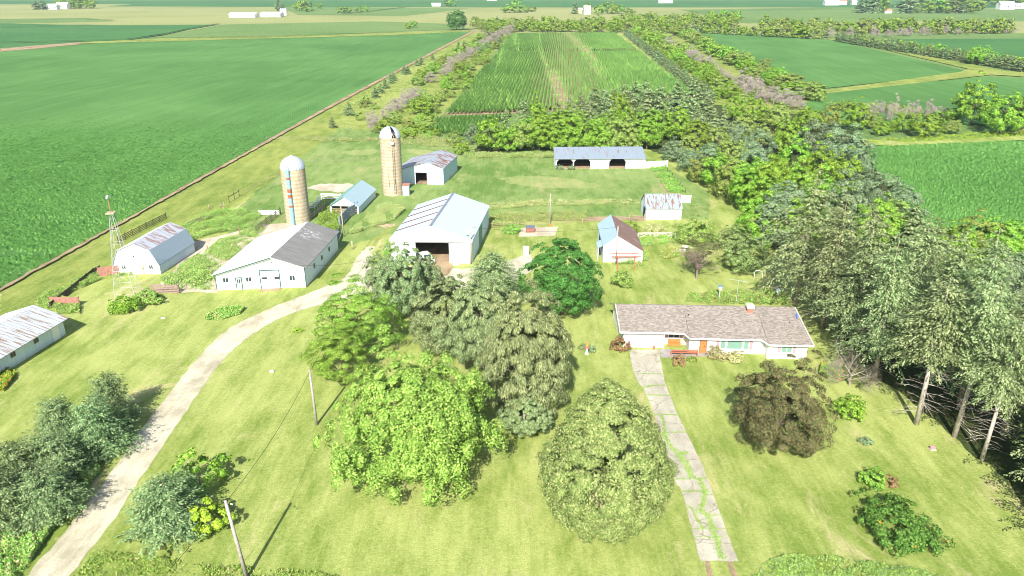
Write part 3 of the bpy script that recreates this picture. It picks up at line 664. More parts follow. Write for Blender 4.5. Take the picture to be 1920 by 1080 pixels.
def deadconifer(x, y, h, lb):
    mb = bare(77, h, 9, .13, 5, DEADT, .65, 9, .1); o = mb.build("dead_tree"); o.location = (x, y, 0); tag(o, lb, "tree")
deadconifer(41.5, 80.5, 6.5, "pale dead tangle of bare branches under the tall spruces")
# wood between house and long shed: (u, v of the top, height, radius, kind)
WG = "trees of the wood right of the pasture"
WOOD = [(1470, 358, 11, 5.0, "silver_mid"), (1425, 372, 9, 4.2, "oak_mid"), (1498, 372, 10, 4.5, "oak_mid"), (1415, 300, 10, 5.2, "oak_mid"), (1385, 290, 8, 4, "olive_mid"), (1500, 262, 12, 5.6, "oak_mid"), (1545, 275, 12, 5, "oak_mid"), (1455, 300, 11, 5, "oak_mid"),
        (1375, 258, 9, 4.4, "olive_mid"), (1335, 268, 7, 4.0, "silver_mid"), (1295, 250, 7, 3.6, "olive_mid"), (1310, 225, 8, 4.4, "oak_mid"), (1350, 235, 9, 4, "olive_mid"), (1385, 226, 10, 3.8, "silver_mid"), (1428, 240, 10, 4.2, "silver_mid"),
        (1340, 205, 11, 4, "spruce_mid"), (1310, 195, 12, 3.4, "spruce_mid"), (1360, 200, 11, 3.6, "spruce_mid"), (1400, 208, 9, 4.5, "olive_mid"), (1450, 215, 10, 5, "olive_mid"), (1485, 222, 10, 4.6, "oak_mid"), (1530, 222, 11, 4.5, "silver_mid"),
        (1590, 240, 12, 5.2, "silver_mid"), (1565, 228, 11, 4.6, "silver_mid"), (1620, 262, 10, 4.2, "silver_mid"), (1420, 185, 9, 4.4, "oak_mid"), (1465, 192, 9, 4.4, "olive_mid"), (1380, 178, 9, 4, "oak_mid"), (1520, 200, 8, 4.5, "oak_mid"), (1560, 195, 8, 4, "olive_mid"),
        (1610, 192, 9, 4.8, "oak_mid"), (1640, 208, 6, 3.2, "olive_mid"), (1700, 208, 7, 4, "oak_mid"), (1745, 210, 8, 5, "oak_mid"), (1790, 222, 5, 3, "olive_mid"), (1660, 225, 5, 3.2, "oak_mid"), (1600, 330, 12, 5, "silver_mid"),
        (1660, 322, 10, 5, "silver_mid"), (1700, 345, 9, 4, "silver_mid"), (1650, 372, 9, 4.4, "oak_mid"), (1720, 382, 8, 3.4, "blue_mid"), (1690, 372, 8, 3.4, "olive_mid"), (1800, 425, 7, 4, "oak_mid"), (1845, 400, 8, 4.5, "olive_mid"), (1900, 408, 8, 4.5, "oak_mid"),
        (1830, 455, 9, 4.2, "oak_mid"), (1790, 440, 7, 3, "blue_mid"), (1780, 480, 10, 4.5, "oak_mid"), (1350, 300, 6, 3.2, "olive_mid"), (1550, 330, 10, 4.5, "oak_mid"), (1590, 290, 9, 4.5, "oak_mid"), (1900, 470, 9, 4, "silver_mid")]
for i, (u, v, h, r, k) in enumerate(WOOD):
    x, y = at(u, v, h)
    kind = {"oak_mid": "bushy green", "olive_mid": "olive green", "silver_mid": "pale silvery green", "spruce_mid": "dark pointed", "blue_mid": "blue grey pointed"}[k]
    zone = "along the pasture edge" if u < 1420 and v > 220 else "behind the small rust-striped shed" if v > 280 and u < 1520 else "beside the near right soybean field" if u > 1600 and v > 300 else "above the weedy bank on the right" if u > 1590 else "deep in the wood right of the pasture"
    nm = "spruce_tree" if k in ("spruce_mid", "blue_mid") else "broadleaf_tree"
    tree(k, nm, x, y, h, r, f"{kind} tree {zone}", group=f"{kind} trees {zone}")
for i, (u, v, h, r, k) in enumerate([(1262, 303, 6, 3.4, "silver_mid"), (1290, 322, 6, 3.6, "silver_mid"), (1312, 340, 7, 3.8, "olive_mid"), (1340, 352, 8, 4.4, "oak_mid"), (1365, 372, 8.5, 4.6, "olive_mid"), (1398, 392, 8.5, 4.4, "oak_mid"), (1432, 410, 9, 4.6, "oak_mid"), (1470, 420, 9, 4.8, "silver_mid"), (1500, 400, 10, 5, "oak_mid"), (1440, 370, 10, 5, "oak_mid"), (1405, 350, 10, 5, "silver_mid")]):
    tree(k, "broadleaf_tree", *at(u, v), h, r, f"{ORD[i]} tree along the mown strip beside the pasture, counted from the long shed", group="trees along the mown strip beside the pasture")
x, y = at(1838, 150, 15); tree("oak_mid", "cottonwood_tree", x, y, 15, 7.5, "big full cottonwood at the upper right, tallest in its row", var=0)
x, y = at(1895, 175, 13); tree("oak_mid", "cottonwood_tree", x, y, 13, 7, "second big cottonwood at the right frame edge", var=3)
x, y = at(1935, 178, 12); tree("olive_mid", "cottonwood_tree", x, y, 12, 6.5, "cottonwood cut by the right frame edge, olive green", var=1)
for i, (u, v, h) in enumerate([(1650, 186, 6.5), (1678, 186, 8), (1700, 196, 5.5), (1722, 190, 6.5), (1748, 188, 7), (1770, 198, 5), (1625, 200, 5)]):
    x, y = at(u, v, h); tree("dead", "dead_tree", x, y, h, 2.2, f"{ORD[i]} pale bare dead tree from the left beyond the weedy bank", group="bare dead trees beyond the weedy bank")
# wood behind the long open shed
def mass(rows, group, label, name="broadleaf_tree"):
    for (u0, v0, u1, v1, n, h, r, ks, j) in rows:
        for i in range(n):
            t = (i+.5)/n; a = G(u0, v0); b = G(u1, v1); x = a[0]+(b[0]-a[0])*t+rnd.uniform(-j, j); y = a[1]+(b[1]-a[1])*t+rnd.uniform(-j, j)
            k = rnd.choice(ks); hh = h*rnd.uniform(.82, 1.15); kk = "spruce" if ("spruce" in k or "blue" in k) else "broad"
            word = {"oak": "bushy green", "olive": "olive green", "silver": "pale silvery", "spruce": "dark pointed", "blue": "blue green pointed", "dead": "bare grey dead", "shrub": "low round"}[k.split("_")[0]]
            nm = "dead_tree" if k == "dead" else "shrub" if "shrub" in k else "spruce_tree" if kk == "spruce" else "broadleaf_tree"
            rr = r*rnd.uniform(.85, 1.15) if kk == "broad" else hh*.36
            tree(k, nm, x, y, hh, rr, f"{word} {'shrub' if nm == 'shrub' else 'tree'} {label}", cat="shrub" if nm == "shrub" else "tree", group=f"{word} {'shrubs' if nm == 'shrub' else 'trees'} {group}")
mass([(905, 284, 1225, 280, 11, 9, 4.4, ["oak_mid", "oak_mid", "oak_mid", "olive_mid"], 1.0), (930, 268, 1290, 262, 11, 9, 4.4, ["oak_mid", "oak_mid", "spruce_mid"], 1.2), (960, 252, 1290, 248, 11, 12.5, 4.2, ["spruce_mid", "spruce_mid", "oak_mid"], 1.5), (1080, 240, 1330, 236, 17, 14.5, 3.4, ["spruce_mid"], 1.0)],
     "behind the long shed", "in the wood behind the long open shed")
tree("shrub_mid", "shrub", *at(851, 272), 4, 2.6, "round olive shrub left of the wood, above the rust-patched shed", cat="shrub")
tree("shrub_green", "shrub", *at(866, 288), 4, 2.8, "green shrub just behind the rust-patched shed roof", cat="shrub")
tree("shrub_green", "shrub", *at(817, 256), 2.6, 1.9, "small dark green round shrub between silo and corn", cat="shrub")
tree("silver_mid", "willow_tree", *at(886, 272), 6, 2.6, "small silvery tree at the left end of the wood", var=0)
# left tree belt
LB = [(707, 247, 4.5, 3.0, "dead"), (700, 235, 4.5, 3, "dead"), (723, 252, 5.5, 3.6, "oak_mid"), (741, 232, 4.5, 3.2, "olive_mid"), (727, 222, 4.5, 3, "dead"), (741, 212, 5, 3, "dead"), (752, 205, 5, 3, "dead"), (762, 194, 5, 3.2, "dead"), (773, 190, 5, 3, "dead"), (783, 183, 4.5, 3, "dead"),
      (790, 215, 6.5, 4.5, "oak_mid"), (800, 228, 3.5, 3, "shrub_green"), (812, 213, 3.5, 3, "olive_mid"), (770, 240, 3, 3, "shrub_mid"), (790, 250, 3, 3, "shrub_green"), (765, 258, 2.5, 3, "shrub_green"), (805, 240, 3, 2.6, "shrub_mid"), (815, 200, 4, 3, "shrub_mid"), (825, 190, 4, 3.2, "shrub_mid"), (836, 182, 3.5, 3, "shrub_mid"),
      (835, 168, 5, 2.8, "oak_mid"), (850, 168, 4, 3, "shrub_mid"), (858, 158, 4.5, 3.2, "shrub_mid"), (866, 148, 4, 3.2, "shrub_green"), (862, 138, 6.5, 4.2, "oak_mid"), (880, 132, 5.5, 4.2, "olive_mid"), (880, 145, 3.5, 3.2, "shrub_mid"), (893, 122, 4.5, 4, "shrub_mid"), (783, 160, 5, 4, "olive_mid"), (792, 152, 6, 4.4, "oak_mid"), (803, 145, 6, 4.2, "olive_mid"), (815, 138, 6, 4.4, "oak_mid"),
      (808, 155, 4.5, 3.6, "dead"), (826, 128, 6, 4.4, "olive_mid"), (838, 120, 6, 4.4, "oak_mid"), (843, 134, 5.5, 3.6, "dead"), (835, 142, 5, 3.4, "dead"), (850, 122, 5.5, 4, "dead"), (865, 115, 6, 4, "dead"), (878, 108, 6, 4.4, "dead"), (887, 104, 6, 4.4, "dead"), (898, 102, 7, 3.6, "blue_mid"), (912, 97, 7, 4, "blue_mid"), (905, 108, 5, 4, "shrub_mid"),
      (860, 108, 7, 5, "oak_far"), (875, 100, 7, 5, "olive_far"), (888, 93, 7, 5, "oak_far"), (905, 90, 6, 5, "dead"), (915, 84, 7, 5, "dead"), (925, 80, 7, 6, "dead"), (892, 85, 6, 5, "blue_far"), (903, 79, 7, 6, "oak_far"), (918, 73, 7, 6, "olive_far"), (930, 72, 7, 6, "dead"), (945, 68, 7, 6, "dead"), (956, 62, 9, 5, "dead"), (930, 64, 8, 7, "oak_far"), (915, 68, 7, 6, "blue_far"), (925, 92, 6, 5, "shrub_mid"), (937, 84, 6, 4, "blue_mid")]
for i, (u, v, h, r, k) in enumerate(LB):
    word = {"oak": "bushy green", "olive": "olive green", "blue": "dark pointed", "dead": "bare pinkish grey", "shrub": "low round"}[k.split("_")[0]]
    nm = "dead_tree" if k == "dead" else "shrub" if "shrub" in k else "spruce_tree" if "blue" in k else "broadleaf_tree"
    seg = "near the tall silo" if v > 200 else "halfway along the belt left of the corn" if v > 130 else "at the far end of the belt left of the corn"
    tree(k, nm, *at(u, v), h, r, f"{word} {'shrub' if nm == 'shrub' else 'tree'} {seg}", cat="shrub" if nm == "shrub" else "tree", group=f"{word} {'shrubs' if nm=='shrub' else 'trees'} {seg}")
ES = [(623, 240, 3.8), (655, 217, 5.0), (684, 190, 0), (704, 184, 5), (714, 175, 4.6), (723, 166, 4.8), (733, 157, 4.8), (738, 152, 4.6), (758, 140, 5.0), (765, 139, 4.4), (782, 124, 4.6), (790, 122, 5.0), (811, 113, 4.5), (860, 92, 5), (870, 88, 5)]
j = 0
for (u, v, h) in ES:
    if h: tree("blue_mid", "spruce_tree", *at(u, v), h, h*.46, f"{ORD[j]} blue green spruce from the near end of the row beside the left soybean field", group="young spruces beside the left soybean field"); j += 1
for u, v, h, lb in [(683, 196, 3.8, "olive bush in the spruce row beside the left soybean field"), (682, 202, 3.2, "dark bush just below the olive one in the spruce row"), (704, 205, 2.4, "pale olive bush in the grass right of the spruce row"), (676, 226, 2.8, "olive bush right of the two nearest spruces")]:
    tree("shrub_mid", "shrub", *at(u, v), h, h*.68, lb, cat="shrub")
# right tree belt: spruces beside the corn, then broadleaves and dead trees
a, b = G(1330, 192), G(1172, 66)
for i in range(58):
    t = (i/57)**1.0; x = a[0]+(b[0]-a[0])*t; y = a[1]+(b[1]-a[1])*t; h = rnd.uniform(5, 6.8)
    tree("blue_mid" if i < 22 else "blue_far", "spruce_tree", x+rnd.uniform(-.6, .6), y, h, h*.42, f"{ordn(i)} spruce from the near end of the long row right of the corn", group="spruce row right of the cornfield")
def belt(n, p0, p1, offs, h, ks_near, ks_far, group, label):
    a, b = G(*p0), G(*p1)
    for i in range(n):
        t = ((i+.5)/n); x = a[0]+(b[0]-a[0])*t; y = a[1]+(b[1]-a[1])*t; o = rnd.choice(offs)+rnd.uniform(-1.2, 1.2)
        k = rnd.choice(ks_near if t < .35 else ks_far); hh = h*rnd.uniform(.7, 1.2); rf = rnd.uniform(.6, .85)
        if k == "dead": hh *= .9
        word = {"oak": "bushy green", "olive": "olive green", "dead": "bare pinkish grey", "silver": "pale silvery", "blue": "dark pointed"}[k.split("_")[0]]
        nm = "dead_tree" if k == "dead" else "spruce_tree" if "blue" in k else "broadleaf_tree"
        tree(k, nm, x+o, y, hh, hh*rf, f"{word} tree {label}", group=f"{word} trees {group}")
belt(36, (1370, 190), (1190, 62), [0, 3], 7.5, ["oak_mid", "oak_mid", "olive_mid"], ["oak_far", "olive_far", "oak_far"], "in the belt right of the corn", "in the inner line of the belt right of the corn")
belt(26, (1430, 190), (1212, 62), [-1, 2], 6.5, ["dead", "dead", "olive_mid"], ["dead", "olive_far", "oak_far"], "in the middle of the right belt", "in the middle line of the belt right of the corn")
belt(40, (1500, 190), (1270, 62), [-2, 1], 8, ["oak_mid", "olive_mid"], ["oak_far", "olive_far"], "along the field side of the right belt", "on the soybean side of the belt right of the corn")
for (u, v, h) in [(1395, 150, 7), (1410, 160, 7), (1432, 172, 6), (1450, 178, 6), (1470, 182, 6), (1490, 188, 6), (1385, 165, 6)]:
    tree("dead", "dead_tree", *at(u, v+18), h*1.1, h*.62, "bare pinkish grey tree in front of the right belt's near end", group="bare trees at the near end of the right belt")
for (u, v, h) in [(1432, 142, 9), (1470, 172, 8.5), (1510, 186, 8), (1530, 190, 7.5), (1400, 128, 9)]:
    tree("olive_mid", "broadleaf_tree", *at(u, v), h, 5, "round olive tree on the near corner of the right soybean field", group="round olive trees on the soybean field corner")
for nm_, p0, p1, cnt, wd, gl in (("right", (1400, 196), (1200, 62), 90, 11, "under the belt right of the corn"), ("left", (800, 205), (945, 64), 60, 10, "in the belt left of the corn"), ("lower", (1560, 205), (1790, 225), 22, 5, "in the tree line above the weedy bank")):
    a, b = G(*p0), G(*p1)
    for i in range(cnt):
        t = (i+.5)/cnt; k = rnd.choice(["shrub_mid", "shrub_green", "shrub_green"]); h = rnd.uniform(2.2, 4.2); wd2 = {"shrub_mid": "olive", "shrub_green": "green"}[k]
        tree(k, "shrub", a[0]+(b[0]-a[0])*t+rnd.uniform(-wd, wd), a[1]+(b[1]-a[1])*t+rnd.uniform(-3, 3), h, h*.8, f"{wd2} shrub {gl}", cat="shrub", group=f"{wd2} shrubs {gl}")
# creek wood across the distance
FARW = []
def wood_line(u0, v0, u1, v1, n, h, ks, dy, label, group, r=5.5):
    for i in range(n):
        t = (i+rnd.random())/n; u = u0+(u1-u0)*t; v = v0+(v1-v0)*t; x, y = G(u, v); k = rnd.choice(ks); hh = h*rnd.uniform(.75, 1.2)
        word = {"oak": "bushy green", "olive": "olive green", "blue": "dark pointed", "dead": "bare grey"}[k.split("_")[0]]
        if k in ("oak_far", "olive_far"):
            FARW.append((rnd.choice(PR[k]).crown, x, y+rnd.uniform(0, dy), r*rnd.uniform(.8, 1.3)/5.4, hh/10, rnd.uniform(0, 6.28))); continue
        tree(k, "dead_tree" if k == "dead" else "spruce_tree" if "blue" in k else "broadleaf_tree", x, y+rnd.uniform(0, dy), hh, r*rnd.uniform(.8, 1.3) if "blue" not in k else hh*.38, f"{word} tree {label}", group=f"{word} trees {group}")
FK = ["oak_far", "oak_far", "olive_far"]
wood_line(895, 61, 1290, 62, 46, 10, FK, 25, "in the creek wood behind the corn", "in the creek wood behind the corn")
wood_line(890, 55, 1400, 56, 46, 11, FK+["blue_far"], 50, "in the back of the creek wood behind the corn", "at the back of the creek wood", 7)
wood_line(1170, 46, 1390, 44, 20, 11, ["oak_far"], 40, "in the narrow wood beyond the creek", "in the narrow wood beyond the creek", 8)
wood_line(1290, 62, 1560, 76, 34, 9, FK+["blue_far", "blue_far"], 14, "at the far edge of the right soybean field", "at the far edge of the right soybean field", 5)
wood_line(1450, 62, 1920, 64, 56, 12, FK, 40, "in the long creek wood at upper right", "in the long creek wood at upper right", 6.5)
wood_line(1560, 73, 1930, 62, 16, 8, ["dead", "olive_far"], 10, "on the front edge of the upper right creek wood", "on the front edge of the upper right creek wood", 4)
def merge_wood():
    V, F, M, mats, off = [], [], [], [], 0
    for me, x, y, sr, sz, rot in FARW:
        k = len(me.vertices); v = np.empty(k*3); me.vertices.foreach_get("co", v); v = v.reshape(-1, 3)*np.array([sr, sr, sz]); c_, s_ = math.cos(rot), math.sin(rot)
        V.append(np.stack([v[:, 0]*c_-v[:, 1]*s_+x, v[:, 0]*s_+v[:, 1]*c_+y, v[:, 2]], 1))
        for m_ in me.materials:
            if m_ not in mats: mats.append(m_)
        mp = [mats.index(m_) for m_ in me.materials]
        for p in me.polygons: F.append(tuple(i+off for i in p.vertices)); M.append(mp[p.material_index])
        off += k
    me = bpy.data.meshes.new("creek_wood"); me.from_pydata(np.concatenate(V).tolist(), [], F)
    for m_ in mats: me.materials.append(m_)
    me.polygons.foreach_set("material_index", M); me.update(); o = bpy.data.objects.new("creek_wood", me); col.objects.link(o)
    tag(o, "far creek wood that closes the fields across the distance", None, None, 'stuff')
merge_wood()
a, b = G(1565, 78), G(1935, 138)
for i in range(56):
    t = i/55; h = rnd.uniform(6, 8.5); x = a[0]+(b[0]-a[0])*t+rnd.uniform(0, 2); y = a[1]+(b[1]-a[1])*t
    tree("blue_far" if i < 30 else "blue_mid", "spruce_tree", x, y+rnd.uniform(0, 1), h, h*.42, f"{ordn(i)} spruce from the far end of the row behind the right soybean field", group="spruce row behind the right soybean field")
for i in range(26):
    t = (i+.5)/26*.9+.1; x = a[0]+(b[0]-a[0])*t+4; y = a[1]+(b[1]-a[1])*t+5
    tree(rnd.choice(["olive_far", "oak_far"]), "broadleaf_tree", x, y, rnd.uniform(6, 8), 4.2, "green tree just behind the spruce row at upper right", group="green trees behind the upper right spruce row")
x, y = G(1838, 92, 9); tree("oak_mid", "broadleaf_tree", x, y, 11, 6.5, "rounded green tree rising above the upper right spruce row")
tree("dark_near", "cottonwood_tree", *at(857, 57), 20, 12, "lone big round cottonwood at the far end of the left soybean field")
for u, v, h, lb in [(773, 53, 8, "small tree left of the lone cottonwood"), (765, 54, 5, "low bush left of the lone cottonwood, beside the small tree"), (893, 50, 9, "dark small tree just right of the lone cottonwood")]:
    tree("oak_far", "broadleaf_tree", *at(u, v), h, h*.7, lb)
# far farmsteads
def far_clump(pts, label):
    for (u, v, h, r) in pts:
        tree(rnd.choice(["oak_far", "oak_far", "blue_far"]) if h > 12 else "oak_far", "broadleaf_tree", *G(u, v), h, r, label, group=label.replace("tree ", "trees "))
far_clump([(70, 18, 14, 12), (82, 18, 16, 12), (115, 14, 16, 12), (138, 16, 17, 14), (150, 16, 18, 13), (160, 15, 17, 12), (172, 16, 16, 12)], "tree round the white farmstead at the upper left")
far_clump([(523, 20, 18, 9), (530, 22, 14, 8), (562, 20, 16, 12), (572, 21, 17, 13), (580, 23, 8, 9), (598, 16, 10, 8), (640, 24, 9, 9), (652, 24, 9, 9), (672, 23, 10, 7), (686, 23, 10, 6)], "tree behind the hog barns")
far_clump([(838, 12, 14, 12), (846, 12, 14, 12), (955, 24, 12, 14), (968, 16, 20, 10), (975, 24, 12, 14), (995, 22, 8, 10)], "tree on the far fields left of centre")
far_clump([(1078, 26, 17, 8), (1100, 24, 15, 8), (1122, 27, 14, 9), (1132, 25, 15, 10), (1148, 26, 16, 11), (1158, 26, 14, 10), (1175, 25, 8, 7), (1183, 26, 7, 7), (1330, 37, 12, 6), (1355, 38, 14, 8), (1373, 38, 12, 6), (1382, 40, 14, 5)], "tree round the far white house in the middle")
far_clump([(1612, 24, 20, 12), (1622, 25, 22, 13), (1635, 25, 26, 14), (1648, 25, 24, 13), (1690, 25, 22, 15), (1705, 25, 22, 15), (1735, 25, 18, 14), (1755, 25, 20, 15), (1772, 25, 20, 16), (1790, 25, 20, 15), (1808, 25, 19, 15), (1825, 25, 18, 13), (1650, 14, 20, 30), (1720, 12, 20, 30), (1790, 10, 22, 40), (1850, 12, 20, 30), (1890, 10, 22, 40), (1920, 14, 20, 30)], "tree in the big grove round the far right farm")
def far_house(u, v, w_, d, h, roof, lb, name="farm_building", wall=WHP):
    x, y = G(u, v); e = empty(name, (x, y, 0), 0, lb, "building")
    mb = MB(); mb.prism([(-w_/2, 0, 0), (-w_/2, d, 0), (-w_/2, d, h), (-w_/2, d/2, h*1.5), (-w_/2, 0, h)], (w_, 0, 0), wall); mb.build("wall", e)
    mb = MB(); mb.prism([(-w_/2-.6, -.6, h-.1), (-w_/2-.6, d/2, h*1.5+.25), (-w_/2-.6, d+.6, h-.1), (-w_/2-.6, d+.6, h+.15), (-w_/2-.6, d/2, h*1.5+.55), (-w_/2-.6, -.6, h+.15)], (w_+1.2, 0, 0), roof); mb.build("roof", e)
    mb = MB()
    for k in range(int(w_/6)): mb.box(-w_/2+2+k*6, -.08, h*.35, -w_/2+3.4+k*6, -.02, h*.7, GLASS)
    if int(w_/6): mb.build("window", e)
RF = plain("far_grey_roof", (.45, .45, .46)); RW = plain("far_white_roof", (.78, .78, .8))
far_house(454, 33, 36, 18, 4, RW, "left long white hog barn in the far field"); far_house(507, 32, 28, 18, 4, RW, "right long white hog barn in the far field")
for k, (u) in enumerate((528, 532, 536)):
    x, y = G(u, 29); mb = MB(); mb.lathe([(2.2, 0), (2.2, 8), (.2, 10.5)], GALV, 12); o = mb.build("grain_bin"); o.location = (x, y, 0); tag(o, f"{ORD[k]} grain bin from the left beside the hog barns", "grain bin", "grain bins beside the hog barns")
far_house(97, 18, 18, 12, 6, RW, "small white farm building between the upper left trees"); far_house(116, 17, 20, 12, 7, RW, "white farmhouse beside the upper left grove")
far_house(818, 12, 18, 10, 4, RW, "low white far building above the lone cottonwood"); far_house(1101, 27, 10, 9, 8, RF, "white two-storey farmhouse on the far field"); far_house(1088, 25, 6, 8, 5, RF, "grey outbuilding left of the far white farmhouse", wall=CREAM)
far_house(1560, 10, 30, 14, 7, RW, "left white farm building near the horizon"); far_house(1578, 9, 22, 14, 7, plain("far_red_roof", (.5, .2, .16)), "red roofed farm building near the horizon"); far_house(1602, 9, 10, 10, 6, RW, "small white building near the horizon")
far_house(1665, 25, 12, 10, 4, plain("far_orange_roof", (.55, .25, .15)), "orange roofed house inside the far right grove"); far_house(1888, 18, 26, 14, 9, plain("far_green_roof", (.45, .6, .55)), "green roofed far barn at the upper right"); far_house(1912, 16, 16, 10, 6, RW, "white far shed at the upper right corner")
far_house(1248, 6, 32, 14, 5, RW, "long white far barn near the top middle"); far_house(922, 1, 26, 14, 6, RW, "white barn at the very top edge of the photo")

# ------------------------------------------------------------------ crops and weeds
def in_poly(px, py, poly):
    c = np.zeros(px.shape, bool); j = len(poly)-1
    for i in range(len(poly)):
        xi, yi = poly[i]; xj, yj = poly[j]
        c ^= ((yi > py) != (yj > py)) & (px < (xj-xi)*(py-yi)/((yj-yi) or 1e-9)+xi); j = i
    return c
def hills(x, y, s, seed):
    r = np.random.default_rng(seed); o = 0
    for k in range(6):
        a = r.uniform(0, 6.28); f = s*(1.6**k)*.5; o = o+np.sin(x*math.cos(a)*f+y*math.sin(a)*f+r.uniform(0, 6.28))*(.8**k)
    return o/2.2
def rows(name, poly, spacing, step, hgt, wid, mat, label, z0=0, ang=3.7, miss=None, seed=1, ymax=None, far_step=None):
    """crop rows: a ragged ridge of leaves along every row"""
    r = np.random.default_rng(seed); a = R(ang); dx, dy = math.sin(a), math.cos(a)
    q = [(x*dy-y*dx, x*dx+y*dy) for x, y in poly]
    s0, s1 = min(p[0] for p in q), max(p[0] for p in q); t0, t1 = min(p[1] for p in q), max(p[1] for p in q)
    if ymax: t1 = min(t1, ymax)
    ss = np.arange(s0, s1, spacing); tt = [t0]
    while tt[-1] < t1: tt.append(tt[-1]+step*(1 if not far_step else 1+max(0, (tt[-1]-150))/far_step))
    tt = np.array(tt); S, T = np.meshgrid(ss, tt, indexing='ij'); n, k = S.shape
    def P(s, t, z): return np.stack([s*dy+t*dx, -s*dx+t*dy, z], -1)
    hh = hgt*(1+.15*r.normal(size=S.shape)).clip(.3, 1.6); jx = r.normal(size=S.shape)*wid*.12
    ww = wid*(1+.16*r.normal(size=S.shape)).clip(.4, 1.7)
    Xw = S*dy+T*dx; Yw = -S*dx+T*dy; ins = in_poly(Xw, Yw, poly)
    if miss is not None:
        m = miss(Xw, Yw, r); hh *= m; ww *= np.sqrt(m)
    L = P(S-ww/2, T, np.full_like(S, z0)+hh*.25); C = P(S+jx, T+r.normal(size=S.shape)*step*.25, z0+hh); Rr = P(S+ww/2, T, np.full_like(S, z0)+hh*.25)
    V = np.stack([L, C, Rr], 2).reshape(-1, 3)
    idx = np.arange(n*k).reshape(n, k); a0 = idx[:, :-1]; b0 = idx[:, 1:]; ok = ins[:, :-1] & ins[:, 1:] & (hh[:, :-1] > .08*hgt)
    a0 = a0[ok]*3; b0 = b0[ok]*3
    F = np.concatenate([np.stack([a0, a0+1, b0+1, b0], 1), np.stack([a0+1, a0+2, b0+2, b0+1], 1)])
    me = bpy.data.meshes.new(name); me.from_pydata(V.tolist(), [], F.tolist()); me.materials.append(mat); me.update()
    o = bpy.data.objects.new(name, me); col.objects.link(o); tag(o, label, None, None, 'stuff'); return o
def crop_mat(name, cols, scale=.8, streak=None):
    m, n, b = new_mat(name); p = gpos(n)
    f = mth(n, 'ADD', mth(n, 'MULTIPLY', noise(n, p, scale, 5, .8), .7), mth(n, 'MULTIPLY', noise(n, p, .02, 4, .6), .35))
    c = ramp(n, [(.38, cols[0]), (.54, cols[1]), (.7, cols[2])], f)
    n.links.new(c, b.inputs["Base Color"]); b.inputs["Specular IOR Level"].default_value = .1
    bump(n, b, noise(n, p, 3, 4, .8), .3, .7); return m
CORN = crop_mat("corn_canopy", [(.09, .20, .04), (.16, .31, .065), (.28, .40, .11)])
SOYR = crop_mat("soy_rows_leaves", [(.075, .20, .042), (.14, .32, .072), (.22, .42, .115)], 1.3)
corn_poly = [G(*p) for p in [(835, 216), (962, 65), (1152, 63), (1303, 179), (1100, 204), (960, 212)]]
def cmiss(x, y, r):
    s = x*math.cos(R(3.7))-y*math.sin(R(3.7))
    d = hills(x*5, y*.10, .10, 4)+.5*np.exp(-((s-8)/14)**2)
    m = np.where(d+r.normal(size=x.shape)*.28 > .78, .12, 1.0)
    gap = np.abs(y-G(1060, 97)[1]-.03*x) < 3.5
    return np.where(gap, 0, m)
rows("corn_crop", corn_poly, 1.52, .9, 1.9, 1.1, CORN, "long straight rows of green corn in the central field", miss=cmiss)
corn2 = [G(*p) for p in [(800, 246), (815, 226), (960, 217), (955, 222), (905, 245), (870, 258), (825, 252)]]
rows("corn_crop", corn2, 1.2, 1.0, 1.7, .9, CORN, "short corn rows in the patch behind the tall silo", ang=3.7)
soyL = [G(*p) for p in [(-60, 583), (0, 545), (640, 188), (760, 125), (600, 125), (0, 170), (-400, 200), (-400, 700)]]
def smiss(x, y, r):
    d = hills(x, y, .22, 9); near = (y < 150)
    for cx_, cy_, rr_ in ((-74, 124, 5), (-83, 118, 6), (-90, 128, 6), (-97, 117, 5), (-80, 133, 4)):
        d = d+2.2*np.exp(-(((x-cx_)/rr_)**2+((y-cy_)/2.5)**2))
    fade = np.clip(1.05-(y-170)/170, .1, 1)
    return fade*np.where((d+r.normal(size=x.shape)*.3 > 1.05) & near, .3, np.where(r.random(x.shape) < .02, .4, 1.0))
rows("soybean_crop", soyL, .80, .50, .60, .56, SOYR, "leafy soybean rows of the left field", z0=.05, miss=smiss, far_step=60, seed=3)
soyR = [G(*p) for p in [(1615, 277), (2000, 262), (2100, 520), (1800, 470), (1700, 400)]]
rows("soybean_crop", soyR, .80, .50, .60, .56, SOYR, "leafy soybean rows of the near right field", z0=.05, far_step=60, seed=5)

def weeds(name, poly, n, h, mat, label, px=True, size=.28, clump=.6, kind='stuff', mats2=None, cat=None):
    n = int(n*1.7); size *= .62; q = [G(*p) for p in poly] if px else poly; r = np.random.default_rng(hash_(label))
    x0, x1 = min(p[0] for p in q), max(p[0] for p in q); y0, y1 = min(p[1] for p in q), max(p[1] for p in q)
    X = r.uniform(x0, x1, n*4); Y = r.uniform(y0, y1, n*4); hv = (hills(X, Y, 1.1/max(.4, clump), len(label))+1)/2
    ok = in_poly(X, Y, q) & (r.random(n*4) < (hv-.22).clip(.03, 1)**1.2*2.0); X, Y, hv = X[ok][:n], Y[ok][:n], hv[ok][:n]; k = len(X)
    Zp = h*(.25+.9*hv.clip(0, 1))*r.uniform(.15, 1, k)
    al = r.normal(size=(k, 3))*.7+np.array([0, 0, .9]); nr = unit(r, k)+np.array([0, -.2, .5])
    s = size*r.uniform(.6, 1.4, k)
    v = cards(np.stack([X, Y, Zp+.05], 1), nr, al, s*1.5, s*.6)
    me = leaf_mesh(name, v, mat)
    if mats2:
        me.materials.append(mats2[0]); mi = (r.random(k) < mats2[1]).astype(int); me.polygons.foreach_set("material_index", mi.tolist())
    o = bpy.data.objects.new(name, me); col.objects.link(o)
    tag(o, label, cat, None, kind); return o
